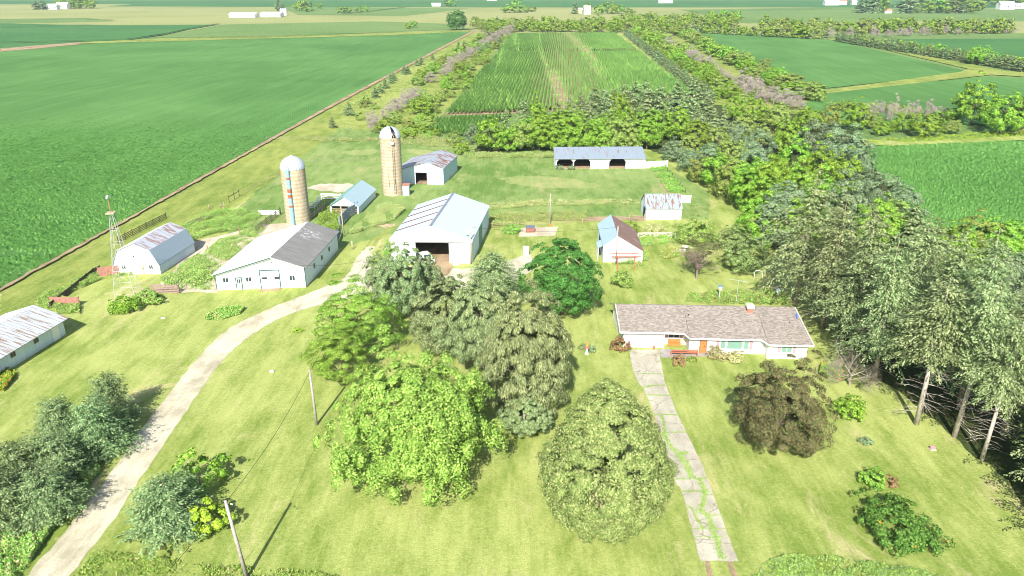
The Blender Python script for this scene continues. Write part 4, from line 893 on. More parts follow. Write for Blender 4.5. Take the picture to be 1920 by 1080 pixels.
weeds("ditch_weeds", [(-30, 1060), (95, 905), (150, 905), (180, 870), (190, 885), (90, 1010), (30, 1095), (-30, 1110)], 9000, .8, L_WEED, "rank weeds in the ditch left of the gravel drive", mats2=(L_DRY, .25))
weeds("verge_weeds", [(130, 1090), (185, 1035), (300, 1048), (420, 1062), (560, 1070), (640, 1085), (640, 1120), (130, 1120)], 8000, .25, L_WEED, "weedy roadside verge along the bottom left", mats2=(L_DRY, .06))
weeds("weed_bed", [(1410, 1085), (1430, 1060), (1480, 1044), (1560, 1046), (1640, 1060), (1730, 1070), (1790, 1095)], 9000, .4, L_DEC2, "tall weed bed at the bottom right of the lawn", mats2=(L_SILV, .10))
weeds("barnyard_weeds", [(300, 525), (345, 500), (420, 452), (470, 430), (500, 425), (480, 452), (430, 490), (402, 515), (405, 545), (345, 545), (320, 548)], 22000, .8, L_WEED, "weeds growing through the barnyard slab", clump=1.3, mats2=(L_DRY, .3))
weeds("tall_grass", [(330, 445), (350, 420), (400, 398), (450, 395), (490, 405), (470, 428), (400, 440), (350, 455)], 8000, 1.0, L_WEED, "tall grass behind the barnyard slab", mats2=(L_DRY, .15))
weeds("tall_grass", [(655, 440), (690, 405), (720, 385), (745, 385), (760, 395), (735, 418), (700, 428), (660, 440)], 9000, .9, L_DRY, "tall pale seeding grass between silo and white barns", mats2=(L_WEED, .35))
weeds("tall_grass", [(590, 435), (600, 400), (630, 385), (650, 392), (655, 400), (640, 430), (625, 440)], 5000, 1.0, L_DEC, "rank dark nettles inside the small pen by the first silo", mats2=(L_WEED, .5))
weeds("tall_grass", [(915, 428), (920, 405), (1000, 398), (1100, 400), (1100, 414), (1000, 418), (960, 425)], 9000, .8, L_WEED, "tall grass along the wire fence right of the open barn", mats2=(L_DRY, .45))
weeds("tall_grass", [(905, 385), (1000, 377), (1210, 375), (1210, 383), (1000, 388), (905, 395)], 6000, .5, L_DRY, "dry grass along the back wire fence", mats2=(L_WEED, .4))
weeds("tall_grass", [(1215, 310), (1240, 305), (1285, 360), (1270, 365), (1250, 360)], 5000, .9, L_WEED, "weeds beside the fence below the long shed")
weeds("tall_grass", [(870, 290), (1040, 292), (1040, 297), (870, 298)], 4500, 1.1, L_WEED, "tall grass before the wood left of the long shed", mats2=(L_DRY, .35))
weeds("tall_grass", [(560, 262), (690, 262), (800, 255), (860, 268), (850, 280), (700, 266), (600, 268)], 9000, .9, L_DRY, "tall pale grass between pasture and tree belt", mats2=(L_WEED, .4))
weeds("tall_grass", [(60, 575), (100, 545), (200, 505), (250, 515), (190, 525), (110, 560), (150, 570), (150, 590), (90, 590)], 9000, .7, L_WEED, "weeds along the dark board fence", mats2=(L_DRY, .2))
weeds("tall_grass", [(720, 470), (725, 450), (735, 470), (735, 500), (715, 505)], 2500, .9, L_WEED, "weeds at the left wall of the open barn")
weeds("tall_grass", [(1612, 270), (1640, 264), (1920, 244), (2000, 250), (1920, 258), (1700, 270)], 9000, .9, L_LIME, "bright green weeds on the bank above the near right field")
weeds("tall_grass", [(640, 200), (760, 130), (830, 100), (860, 100), (800, 150), (760, 190), (700, 230), (640, 250)], 12000, .5, L_DRY, "rough dry grass in the left tree belt", mats2=(L_WEED, .35))
weeds("tall_grass", [(745, 250), (800, 262), (830, 255), (800, 235), (830, 205), (800, 200), (760, 240)], 8000, .8, L_WEED, "green undergrowth between silo and corn")
weeds("flower_bed", [(385, 600), (392, 585), (430, 577), (460, 580), (450, 590), (410, 602)], 3500, .5, L_WEED, "oval bed of yellow flowers beside the drive", mats2=(FLW, .06), cat="flower bed", kind=None)
weeds("flower_bed", [(1235, 482), (1240, 473), (1262, 467), (1275, 472), (1272, 482), (1250, 487)], 1800, .5, L_WEED, "round mixed flower bed near the concrete picnic table", mats2=(FLW, .15), cat="flower bed", kind=None)
weeds("flower_bed", [(1196, 462), (1195, 447), (1265, 445), (1262, 455), (1210, 463)], 2600, .6, L_WEED, "flower border under the white cross-braced rail", mats2=(FLW, .12), cat="flower bed", kind=None)
weeds("flower_bed", [(1285, 567), (1290, 556), (1340, 548), (1430, 545), (1480, 560), (1478, 572), (1400, 572)], 7000, .7, L_WEED, "long mixed bed behind the house ridge", mats2=(L_RED, .35), cat="flower bed", kind=None)
weeds("flower_bed", [(1535, 705), (1540, 685), (1570, 675), (1590, 690), (1580, 715)], 2600, .8, L_WEED, "orange lily bed under the spruces right of the house", mats2=(FLO, .1), cat="flower bed", kind=None)
weeds("flower_bed", [(0, 735), (0, 705), (22, 688), (35, 694), (25, 715), (8, 735)], 3000, .7, L_DEC, "orange lilies at the foot of the rusty long shed", mats2=(FLO, .09), cat="flower bed", kind=None)
weeds("flower_bed", [(1150, 494), (1152, 500), (1206, 500), (1218, 485), (1214, 470), (1203, 478), (1200, 492)], 1800, .7, L_WEED, "flower border beneath the red pergola", mats2=(FLW, .15), cat="flower bed", kind=None)
# shrubs on the lawns
def shrub(u, v, h, r, mat, n, size, label, name="shrub", seed=1, dots=None):
    kc = int(30+28*r); vv, C = broad(seed, h, r, n=int(n*1.3), size=size*.85, clumps=kc, base=.02, egg=.9, lump=.35, csize=.3*(40/kc)**.45)
    me = leaf_mesh(name, vv, mat)
    if dots:
        me.materials.append(dots[0]); rr = np.random.default_rng(seed); me.polygons.foreach_set("material_index", (rr.random(len(me.polygons)) < dots[1]).astype(int).tolist())
    o = bpy.data.objects.new(name, me); col.objects.link(o); o.location = (*G(u, v), 0); tag(o, label, "shrub")
shrub(1677, 1000, 2.3, 3.7, L_DKG, 7000, .22, "largest dark green shrub mound on the right lawn", seed=11, dots=(FLO, .004))
shrub(1636, 905, 1.2, 1.5, L_LOC, 1600, .18, "small green shrub above the big mound on the right lawn", seed=12)
shrub(1665, 908, .9, 1.0, L_RED, 700, .16, "brownish low plant beside the small green shrub", seed=13)
shrub(1622, 832, .7, .8, L_SILV, 500, .14, "tiny pale shrub alone on the right lawn", seed=14)
shrub(1590, 778, 2.2, 2.0, L_DEC, 2600, .2, "round green shrub under the spruces' lower branches", seed=15)
shrub(1162, 655, 1.6, 1.4, L_RED, 1700, .16, "reddish brown barberry at the left corner of the house", seed=16)
shrub(1272, 682, 1.2, 1.1, L_RED, 1100, .15, "reddish barberry in front of the red bench", seed=17)
shrub(1298, 678, .8, .7, L_DEC2, 500, .13, "small shrub at the red bench's right foot", seed=18)
shrub(1344, 672, 1.5, 1.5, L_DRY, 1600, .15, "pale flowering shrub below the picture window", seed=19)
shrub(1378, 675, 1.3, 1.3, L_DRY, 1200, .15, "pale flowering shrub right of the picture window", seed=20)
shrub(1168, 535, 2.3, 2.0, L_DEC2, 2600, .2, "round olive shrub in front of the red pergola", seed=21)
shrub(235, 583, 2.2, 2.4, L_DEC, 3000, .22, "green bush at the foot of the windmill tower", seed=22)
shrub(278, 568, 2.0, 2.3, L_DEC2, 2800, .22, "olive bush right of the windmill tower", seed=23)
shrub(1302, 455, 4.5, 4.4, L_DEC2, 6500, .24, "wide olive apple tree behind the purple plum", "apple_tree", 24)
shrub(1395, 505, 5.2, 4.6, L_LIND, 6000, .26, "yellow green tree at the lawn edge right of the purple plum", "broadleaf_tree", 25)
shrub(1372, 470, 4.5, 3.6, L_LIND, 4000, .26, "yellow green tree behind the purple plum", "broadleaf_tree", 26)
shrub(1180, 438, 2.2, 2.2, L_DEC, 1800, .22, "green bush right of the small brown-roofed garage", seed=27)
shrub(960, 436, 1.6, 2.0, L_WEED, 1400, .2, "pale weedy bush beside the concrete pad", seed=28)
shrub(1225, 435, 1.5, 2.2, L_DRY, 1200, .18, "dry brownish shrub below the rust-striped shed", seed=29)
shrub(1092, 655, .8, .6, L_SILV, 300, .12, "grey green plant left of the orange lawn statue", seed=30)
shrub(1110, 660, 1.0, .7, L_SILV, 400, .12, "grey green plant right of the orange lawn statue", seed=31)
shrub(350, 385+68, .9, 1.3, L_WEED, 500, .18, "low weed clump behind the gambrel shed", seed=32)
shrub(1049, 318, 1.2, 1.3, L_SILV, 500, .2, "pale bush at the left opening of the long shed", seed=33)
shrub(1071, 318, 1.1, 1.2, L_SILV, 500, .2, "pale bush between the two left openings of the long shed", seed=34)
for u, v, i in [(557, 622, 35)]: shrub(u, v, .5, .8, L_LIME, 300, .14, "little yellow green weed clump on the lawn inside the drive bend", seed=i)
# purple plum: open crown over visible trunk
vv, C = broad(91, 6.5, 4.0, n=3200, size=.2, clumps=60, base=.25, egg=.9, lump=.35, csize=.26)
e = empty("plum_tree", (*G(1306, 522), 0), 0, "thin purple plum with twiggy crown on the back lawn", "tree")
o = bpy.data.objects.new("crown", leaf_mesh("crown", vv, L_PURP)); col.objects.link(o); o.parent = e; o.location = (1.2, 1.0, 0)
tb = bare(92, 6.2, 3.8, .2, 5, plain("plum_twigs", (.25, .18, .17)), .5, 6, .22); tb.build("trunk", e)

# grass in the driveway cracks
def cr3(x, y): return (1000+x/2.454, 640+y/2.454)
cr = [[(465, 148), (595, 152)], [(500, 215), (545, 205), (605, 203)], [(525, 248), (625, 250)], [(555, 338), (665, 340)], [(570, 432), (600, 422), (698, 418)], [(590, 342), (600, 380), (608, 420)], [(600, 425), (630, 485), (670, 520), (712, 512)], [(670, 522), (705, 570), (730, 630)],
      [(655, 635), (740, 632), (800, 632)], [(680, 692), (740, 690), (815, 694)], [(765, 635), (790, 690), (785, 730), (765, 780), (800, 800), (825, 860), (850, 930), (870, 1005)], [(710, 760), (765, 790)], [(725, 765), (760, 830), (785, 870)], [(800, 800), (870, 802)], [(735, 865), (790, 862), (885, 868)], [(745, 900), (840, 905), (905, 895)]]
cw = [.18, .28, .22, .22, .22, .28, .5, .6, .2, .2, .5, .12, .25, .12, .1, .08]
vs = []; rr = np.random.default_rng(5)
for pl, wd in zip(cr, cw):
    q = [G(*cr3(*p)) for p in pl]
    for i in range(len(q)-1):
        a, b = np.array(q[i]), np.array(q[i+1]); L = np.linalg.norm(b-a); k = int(L*wd*260)
        t = rr.random(k)[:, None]; d = (b-a)/L; pr = np.array([-d[1], d[0]]); P2 = a+(b-a)*t+pr*(rr.normal(size=(k, 1))*wd*.35)
        vs.append(cards(np.concatenate([P2, rr.uniform(.04, .09, (k, 1))], 1), unit(rr, k)*.5+np.array([0, 0, 1]), unit(rr, k), rr.uniform(.08, .2, k), rr.uniform(.06, .12, k)))
o = bpy.data.objects.new("crack_grass", leaf_mesh("crack_grass", np.concatenate(vs), L_WEED)); col.objects.link(o); tag(o, "green grass in the cracks of the concrete driveway", None, None, 'stuff')

# ------------------------------------------------------------------ buildings
def prof_z(prof, x):
    for (x0, z0), (x1, z1) in zip(prof, prof[1:]):
        if x0 <= x <= x1: return z0+(z1-z0)*(x-x0)/(x1-x0)
    return prof[-1][1]
def piece(mb, prof, xa, xb, za, y, th, mat):
    pts = [(xa, y, za), (xb, y, za), (xb, y, prof_z(prof, xb))]+[(x, y, z) for x, z in reversed(prof) if xa < x < xb]+[(xa, y, prof_z(prof, xa))]
    mb.prism(pts, (0, th, 0), mat)
def barn(name, label, origin, yang, skew, prof, length, front, side, roofs, openings=(), ov=.35, ovx=.3, cat="barn", interior=True, rth=.10, roofnames=None, backmat=None):
    """gable building: local x across the front, y to the back; prof = roof line from left eave to right eave"""
    e = empty(name, (*origin, 0), -R(yang), label, cat); S = R(skew); T = .15
    mb = MB(); x0, x1 = prof[0][0], prof[-1][0]; xs = x0
    for (a, b, zt) in openings:
        if a > xs: piece(mb, prof, xs, a, -.3, 0, T, front)
        piece(mb, prof, a, b, zt, 0, T, front); xs = b
    if xs < x1: piece(mb, prof, xs, x1, -.3, 0, T, front)
    mb.build("front_wall", e, skew=S)
    mb = MB(); piece(mb, prof, x0, x1, -.3, length-T, T, backmat or front); mb.build("back_wall", e, skew=S)
    mb = MB(); mb.box(x0, T, -.3, x0+T, length-T, prof[0][1], side); mb.build("side_wall", e, skew=S)
    mb = MB(); mb.box(x1-T, T, -.3, x1, length-T, prof[-1][1], side); mb.build("side_wall", e, skew=S)
    if interior:
        mb = MB(); mb.box(x0+T, T, .01, x1-T, length-T, .07, SOIL); mb.build("floor", e, skew=S)
    P = list(prof)
    for i, ((a, za), (b, zb)) in enumerate(zip(P, P[1:])):
        d = math.hypot(b-a, zb-za); ux, uz = (b-a)/d, (zb-za)/d
        if i == 0: a -= ux*ovx; za -= uz*ovx
        if i == len(P)-2: b += ux*ovx; zb += uz*ovx
        mb = MB(); g = .004*(i % 2); mb.prism([(a, -ov-g, za+.02), (b, -ov-g, zb+.02), (b, -ov-g, zb+.02+rth), (a, -ov-g, za+.02+rth)], (0, length+2*ov+2*g, 0), roofs[i])
        o = mb.build((roofnames or ["roof_slope"]*9)[i], e, skew=S)
    return e, S
def window(e, S, x, z, w_=.8, h=.8, y=0, fr=WHP, gl=GLASS, side=None, t=.08, bars=1):
    """window on the front (side=None) or on a side wall at x=side"""
    def tr(mb):
        if side is not None: mb.v = [(side+(-py if side > 0.01 else py), px, pz) for px, py, pz in mb.v]
        return mb
    mb = MB()
    mb.box(x-w_/2-t, y-.05, z-t, x+w_/2+t, y-.003, z, fr); mb.box(x-w_/2-t, y-.05, z+h, x+w_/2+t, y-.003, z+h+t, fr)
    mb.box(x-w_/2-t, y-.05, z, x-w_/2, y-.003, z+h, fr); mb.box(x+w_/2, y-.05, z, x+w_/2+t, y-.003, z+h, fr)
    for k in range(bars): xx = x-w_/2+w_*(k+1)/(bars+1); mb.box(xx-.03, y-.045, z, xx+.03, y-.004, z+h, fr)
    o = tr(mb).build("window_frame", e, skew=S)
    mb = MB(); mb.box(x-w_/2, y-.025, z, x+w_/2, y-.004, z+h, gl); tr(mb).build("pane", o, skew=S)
def panel_door(e, S, x0, x1, z1, mat, trim=GREENT, y=0, name="door", handle=True, t=.15):
    mb = MB(); mb.box(x0+t, y-.05, 0, x1-t, y-.004, z1-t, mat); d = mb.build(name, e, skew=S)
    mb = MB(); mb.box(x0, y-.08, 0, x0+t, y-.003, z1, trim); mb.box(x1-t, y-.08, 0, x1, y-.003, z1, trim); mb.box(x0+t, y-.08, z1-t, x1-t, y-.003, z1, trim); mb.build("door_frame", d, skew=S)
    if handle:
        mb = MB(); mb.box(x1-t-.22, y-.1, 1.0, x1-t-.12, y-.05, 1.12, DARK); mb.build("handle", d, skew=S)
    return d
# A: long shed at the left edge
yd = (math.sin(R(8.2)), math.cos(R(8.2))); xd = (math.cos(R(8.2)), -math.sin(R(8.2)))
BR = (-62.9, 94.95); org = (BR[0]-26*yd[0]-8.6*xd[0], BR[1]-26*yd[1]-8.6*xd[1])
e, S = barn("poultry_house", "long low white shed with rusty weathered metal roof, cut by the left edge", org, 8.2, 0, [(0, 2.5), (4.3, 3.95), (8.6, 2.5)], 26, WHITE, SHADEWY, [ROOFWH, ROOFA], ov=.5, ovx=.7, cat="shed")
for yy in (20.7, 16.6, 12.4, 8.4, 4): window(e, S, yy, 1.35, .7, .6, side=8.6, fr=GREYW)
mb = MB(); mb.box(8.6, 23.6, .0, 8.65, 24.9, 2.0, WHP); mb.build("door", e)
mb = MB(); mb.box(3.9, 17.2, 3.8, 4.7, 18.6, 4.35, GALV); mb.box(3.75, 17.05, 4.35, 4.85, 18.75, 4.42, GALV); mb.build("roof_vent", e)
# B: white barn with one grey slope
pB = [(0, 2.8), (9.1, 5.45), (14.1, 3.55)]
e, S = barn("machine_barn", "white barn with one white and one dark grey roof slope, left of the drive", (-47.45, 111.1), 3.9, 9.5, pB, 18.3, WHITEV, SHADEWY, [ROOFWH, TAR], ov=.35, ovx=.45)
for x in (1.55, 5.15, 12.0): window(e, S, x, 1.35, .8, .75)
panel_door(e, S, 3.05, 4.1, 2.15, WHP); window(e, S, 3.57, 1.15, .5, .7, y=-.05)
panel_door(e, S, 6.9, 10.1, 3.25, WHITEV, name="sliding_door")
for x in (7.65, 9.6): window(e, S, x, 1.75, .6, .2, y=-.05, fr=DARK, bars=0)
mb = MB(); mb.box(14.0, -.06, 0, 14.14, .02, 3.5, GREENT); mb.box(-.05, -.06, 0, .06, .0, 2.75, GREENT)
for (xa, za), (xb, zb) in zip(pB, pB[1:]): mb.prism([(xa, -.43, za-.12), (xb, -.43, zb-.12), (xb, -.43, zb+.02), (xa, -.43, za+.02)], (0, .06, 0), GREENT if xa < 1 else WHP)
mb.build("trim", e, skew=S)
mb = MB(); mb.box(9.0, -.1, 4.5, 9.2, 0, 4.62, DARK); mb.build("floodlight", e, skew=S)
for yy in (4.6, 8.7, 13.0): window(e, S, yy, 1.7, .55, .6, side=14.1, fr=DARK, bars=0)
mb = MB(); mb.box(6.9, -1.2, 0, 10.2, -.05, .06, SOIL); mb.build("door_sill", e, skew=S)
# C: big open white barn
STRIP = plain("brown_rust_strip", (.16, .06, .045), .9, .3, 3)
pC = [(0, 4.35), (7.1, 6.8), (14.2, 4.35)]
e, S = barn("pole_barn", "big white open-fronted barn with pale blue metal roof in the middle of the yard", (-21.25, 124.2), 6.3, 3.5, pC, 21.5, WHITEV, SHADEWY, [ROOFC, ROOFC], openings=[(4.3, 10.2, 3.75)], ov=.25, ovx=.25)
for k, yy in enumerate((4.0, 8.4, 12.8, 17.2)):
    mb = MB(); mb.prism([(-.1, yy, 4.35+.13), (6.7, yy, 6.66+.135), (6.7, yy, 6.66+.19), (-.1, yy, 4.35+.185)], (0, .34, 0), STRIP); mb.build("batten", e, skew=S)
mb = MB(); mb.prism([(6.85, -.28, 6.9), (7.1, -.28, 7.02), (7.35, -.28, 6.9)], (0, 22.1, 0), plain("ridge_grey", (.2, .23, .28))); mb.build("ridge_cap", e, skew=S)
mb = MB(); mb.prism([(-.2, -.32, 4.2), (7.1, -.32, 6.72), (14.4, -.32, 4.2), (14.4, -.32, 4.05), (12.6, -.32, 4.05), (1.6, -.32, 4.05), (-.2, -.32, 4.05)], (0, .30, 0), WHITEV); mb.box(1.6, -.36, 4.02, 12.4, -.34, 4.12, GALV); mb.build("gable_panel", e, skew=S)
mb = MB(); mb.box(14.2, 8.6, 0, 14.26, 12.2, 4.2, plain("green_sliding_panel", (.16, .30, .22))); mb.build("side_door", e, skew=S)
mb = MB(); mb.box(12.1, -.1, 2.7, 12.25, 0, 2.85, DARK); mb.build("lamp", e, skew=S)
mb = MB(); mb.box(.4, 14, .07, 13.8, 14.1, 4.3, DARK)  # near-black partition added to keep the open barn dark inside
mb.build("added_dark_wall", e, skew=S)
# D: gambrel shed
pD = [(-.45, 1.75), (.75, 4.3), (3.6, 5.5), (6.25, 4.3), (7.35, 1.85)]
e, S = barn("gambrel_shed", "small white gambrel-roofed shed behind the windmill tower", (-67.0, 118.3), 6.4, 6.4, pD, 11.6, WHITE, SHADEWY, [ROOFDL, ROOFWH, ROOFD, ROOFDL], ov=.25, ovx=.25, rth=.08, cat="shed")
window(e, S, 1.3, 1.0, .6, .65); window(e, S, 5.9, 1.0, .6, .65)
panel_door(e, S, 4.2, 4.9, 1.9, PALEW, WHP); panel_door(e, S, 2.6, 4.1, 2.0, WHITE, WHP, name="sliding_door", handle=False)
mb = MB(); mb.box(2.3, -.1, 2.02, 4.4, -.02, 2.1, GALV); mb.build("door_track", e, skew=S)
mb = MB(); mb.box(3.2, -.12, 3.2, 3.45, 0, 3.4, DARK); mb.build("lamp", e, skew=S)
# E: small open-front shed with pale blue roof
pE = [(0, 1.75), (3.1, 3.75), (6.2, 1.75)]
e, S = barn("cattle_shed", "small open-fronted shed with light blue roof between the two silos", (-38.9, 154.3), 5.0, 0, pE, 14, WHITE, SHADEWY, [plain("teal_roof", (.16, .34, .30)), ROOFBL], openings=[(.3, 5.9, 1.7)], ov=.35, ovx=.3, cat="shed")
mb = MB()
for z in (.55, 1.0): mb.box(.3, -.06, z, 5.9, -.01, z+.14, PALEW)
mb.build("feed_rail", e, skew=S)
# F: blue steel shed with rust patches
pF = [(-4.4, 3.25), (3.7, 5.5), (7.5, 4.05)]
e, S = barn("cattle_barn", "pale blue steel barn with rust-patched roof behind the tall silo", (-24.2, 179.4), 9.5, 5, pF, 14.5, BLUEW, BLUEW, [ROOFF, ROOFF], openings=[(.6, 3.4, 2.95)], ov=.2, ovx=.2)
mb = MB(); mb.box(3.5, -.08, 0, 6.0, -.02, 2.9, BLUEW); mb.build("sliding_door", e, skew=S)
mb = MB(); mb.box(.4, -.12, 2.97, 6.3, -.02, 3.07, GALV); mb.build("door_track", e, skew=S)
mb = MB(); mb.box(.5, -.05, 0, .6, -.005, 2.95, WHP); mb.box(3.4, -.05, 0, 3.48, -.005, 2.95, PINK); mb.box(.6, -.05, 2.87, 3.4, -.005, 2.95, PINK); mb.build("door_frame", e, skew=S)
for yy in (5.5, 6.9): window(e, S, yy, .3, .5, .8, side=7.5, fr=WHP, bars=0)
# I: garage with the pergola
pI = [(0, 3.15), (2.4, 4.95), (6.95, 2.15)]
e, S = barn("garage", "small white gabled garage with blue and rusty brown roof behind the red pergola", (16.1, 124.2), 1.6, 0, pI, 12.4, WHITE, SHADEWY, [ROOFBL, ROOFI], ov=.15, ovx=.2, cat="garage")
mb = MB()
for yy in (2.2,): mb.box(-.85, 1.0, -.05, -.75, 4.2, 2.3, WHP); mb.prism([(-.95, .9, 2.3), (0, .9, 2.75), (0, .9, 2.82), (-.95, .9, 2.37)], (0, 3.4, 0), ROOFBL)
mb.build("lean_to", e)
mb = MB(); mb.box(-.05, 6.0, 0, -.005, 8.6, 2.3, DARK); mb.build("side_door", e)
# ridge-along-x buildings: build with the same helper turned by 90 degrees
def barn_x(name, label, FL, ang, width, prof, front, end, roofs, cat="shed"):
    """ridge parallel to the front; prof over depth y"""
    e = empty(name, (*FL, 0), R(ang), label, cat); return e
# G: long open-front shed
e = barn_x("open_front_shed", "long white shed with three open bays and galvanised roof before the wood", (11.6, 195.5), 1.5, 0, None, None, None, None)
W, D = 23.8, 7.0; ez = 2.7; rz = 4.4; ry = 6.6; bays = [(.25, 4.55), (4.85, 9.2), (14.2, 18.6)]
mb = MB(); xs = 0
for a, b in bays:
    mb.box(xs, 0, -.3, a, .15, ez, WHITE)
    zt = ez-.1; c = .7
    mb.prism([(a, 0, zt-c), (a+c, 0, zt-.02), (a+c, 0, ez), (a, 0, ez)], (0, .15, 0), WHITE); mb.prism([(b, 0, zt-c), (b, 0, ez), (b-c, 0, ez), (b-c, 0, zt-.02)], (0, .15, 0), WHITE)
    mb.box(a+c, 0, zt-.02, b-c, .15, ez, WHITE); xs = b
mb.box(xs, 0, -.3, W, .15, ez, WHITE); mb.build("front_wall", e)
mb = MB(); mb.box(0, D-.15, -.3, W, D, ez+.6, DARKW); mb.build("back_wall", e)
for x in (0, W-.15):
    mb = MB(); mb.prism([(x, .15, -.3), (x, D-.15, -.3), (x, D-.15, ez+.9), (x, ry, rz-.12), (x, .15, ez)], (.15, 0, 0), WHITE); mb.build("end_wall", e)
for x in (9.4, 14.0, 4.6): mb = MB(); mb.box(x, .2, -.1, x+.1, D-.3, ez-.1, DARKW); mb.build("partition", e)
mb = MB(); mb.prism([(-.25, -.4, ez-.05), (-.25, ry, rz), (-.25, ry, rz+.12), (-.25, -.4, ez+.07)], (W+.5, 0, 0), ROOFG); mb.build("roof_slope", e)
mb = MB(); mb.prism([(-.24, ry, rz), (-.24, D+.3, ez+.9), (-.24, D+.3, ez+1.02), (-.24, ry, rz+.11)], (W+.48, 0, 0), ROOFG); mb.build("roof_slope", e)
mb = MB(); mb.box(.15, .16, .01, W-.15, D-.2, .1, SOIL); mb.build("floor", e)
e = empty("board_fence", (35.5, 196.2, 0), R(14), "white board windbreak wall joined to the long open shed's right end", "fence")
mb = MB(); mb.box(.1, 0, -.1, 6.4, .08, 1.75, WHITE); mb.build("board_panel", e)
for x in (0, 3.2, 6.42): mb = MB(); mb.box(x, .09, -.2, x+.12, .2, 1.85, WHP); mb.build("post", e)
# H: rust-striped shed
e = barn_x("storage_shed", "white shed with a rust-striped metal roof right of the pasture gate", (27.9, 149.5), 0, 0, None, None, None, None)
W, D, ez, rz = 7.35, 6.4, 2.45, 4.7
mb = MB(); mb.box(0, 0, -.3, W, .15, ez, WHITE); mb.build("front_wall", e)
mb = MB(); mb.box(0, D-.15, -.3, W, D, ez, WHITE); mb.build("back_wall", e)
for x in (0, W-.15):
    mb = MB(); mb.prism([(x, .15, -.3), (x, D-.15, -.3), (x, D-.15, ez), (x, D/2, rz-.1), (x, .15, ez)], (.15, 0, 0), WHITE if x else SHADEWY); mb.build("end_wall", e)
mb = MB(); mb.prism([(-.15, -.2, ez-.05), (-.15, D/2, rz), (-.15, D/2, rz+.1), (-.15, -.2, ez+.05)], (W+.3, 0, 0), ROOFH); mb.build("roof_slope", e)
mb = MB(); mb.prism([(-.15, D/2, rz), (-.15, D+.2, ez-.05), (-.15, D+.2, ez+.05), (-.15, D/2, rz+.1)], (W+.3, 0, 0), ROOFH); mb.build("roof_slope", e)
mb = MB(); mb.box(-.05, 1.2, 0, -.005, 3.4, 2.2, DARK); mb.build("door", e)
mb = MB(); mb.box(0, 0, -.05, 2.1, .1, 1.7, WHITE); mb.box(-.05, .1, -.1, .05, .2, 1.8, WHP); mb.box(2.05, .1, -.1, 2.15, .2, 1.8, WHP)
o = mb.build("wind_panel"); o.location = (*G(1277, 380), 0); o.rotation_euler = (0, 0, R(-4)); tag(o, "short white board panel right of the rust-striped shed", "fence")
# ranch house
e = empty("ranch_house", (15.1, 91.0, 0), -R(2.6), "long low white ranch house with brown shingle roof and brick chimney", "house")
SK = R(0)
X0, X1, X2, X3 = 0, 8.6, 18.6, 23.7
Y = {0: 0.0, 1: -1.35, 2: -2.55}; EZ = {0: 2.42, 1: 2.32, 2: 2.2}; RY, RZ, BY = 4.4, 4.35, 9.0
segs = [(X0, X1-.0, 0), (X1, X2, 1), (X2, X3, 2)]
LS = -.075                                # gable ends lean this much to the left per metre of depth
def lx(x, y): return x+LS*y
mb = MB()
mb.box(0, 0, -.2, 5.35, .2, 2.4, WHITE); mb.box(5.35, 1.0, -.2, X1, 1.2, 2.4, WHITE); mb.box(5.15, .2, -.2, 5.35, 1.2, 2.4, WHITE)
mb.box(X1, Y[1], -.2, X2, Y[1]+.2, 2.3, WHITE); mb.box(X2, Y[2], -.2, X3, Y[2]+.2, 2.18, WHITE)
mb.box(X1, Y[1]+.2, -.2, X1+.2, 1.0, 2.3, WHITE); mb.box(X2, Y[2]+.2, -.2, X2+.2, Y[1], 2.18, WHITE)
mb.build("front_wall", e)
mb = MB(); mb.prism([(0, .2, -.2), (LS*BY, BY, -.2), (LS*BY, BY, 2.3), (LS*RY, RY, RZ-.1), (0, .2, 2.4)], (.2, 0, 0), WHITE); mb.build("end_wall", e)
mb = MB(); mb.prism([(X3-.2, Y[2]+.2, -.2), (X3-.2+LS*(BY-Y[2]), BY, -.2), (X3-.2+LS*(BY-Y[2]), BY, 2.3), (X3-.2+LS*(RY-Y[2]), RY, RZ-.1), (X3-.2, Y[2]+.2, 2.15)], (.2, 0, 0), WHITE); mb.build("end_wall", e)
mb = MB(); mb.box(LS*BY, BY-.2, -.2, X3+LS*BY*1.2, BY, 2.3, WHITE); mb.build("back_wall", e)
rf = MB(); OV = .55
def rslab(xa, xb, xr0, xr1, ye, ze, j):
    a = (xa, ye, ze); b = (xb, ye, ze); c = (xr1, RY, RZ+j); d = (xr0, RY, RZ+j)
    rf.prism([a, b, c, d], (0, 0, .12), SHING)
L0 = -.55; R3 = X3+.55
rslab(L0, X1-.1, L0+LS*RY, X1-.1, -OV, EZ[0], 0)
rslab(X1-.1, X2-.1, X1-.1, X2-.1, Y[1]-OV, EZ[1], .003)
rslab(X2-.1, R3, X2-.1, R3+LS*7, Y[2]-OV, EZ[2], .006)
# small hips that join the stepped eaves
rf.poly([(X1-.65, -OV, EZ[0]+.125), (X1-.1, Y[1]-OV, EZ[1]+.125), (X1-.1, -OV+1.2, EZ[0]+.62)], SHING)
rf.poly([(X2-.65, Y[1]-OV, EZ[1]+.125), (X2-.1, Y[2]-OV, EZ[2]+.125), (X2-.1, Y[1]-OV+1.2, EZ[1]+.55)], SHING)
rf.prism([(L0+LS*RY, RY, RZ), (R3+LS*7, RY, RZ), (R3+LS*12, BY+.5, 2.2), (L0+LS*BY, BY+.5, 2.2)], (0, 0, .115), SHING)
roof = rf.build("roof", e)
mb = MB()
mb.box(L0, -OV-.06, EZ[0]-.08, X1-.7, -OV+.02, EZ[0]+.13, WHP); mb.box(X1-.05, Y[1]-OV-.06, EZ[1]-.08, X2-.7, Y[1]-OV+.02, EZ[1]+.13, WHP); mb.box(X2-.05, Y[2]-OV-.06, EZ[2]-.08, R3, Y[2]-OV+.02, EZ[2]+.13, WHP)
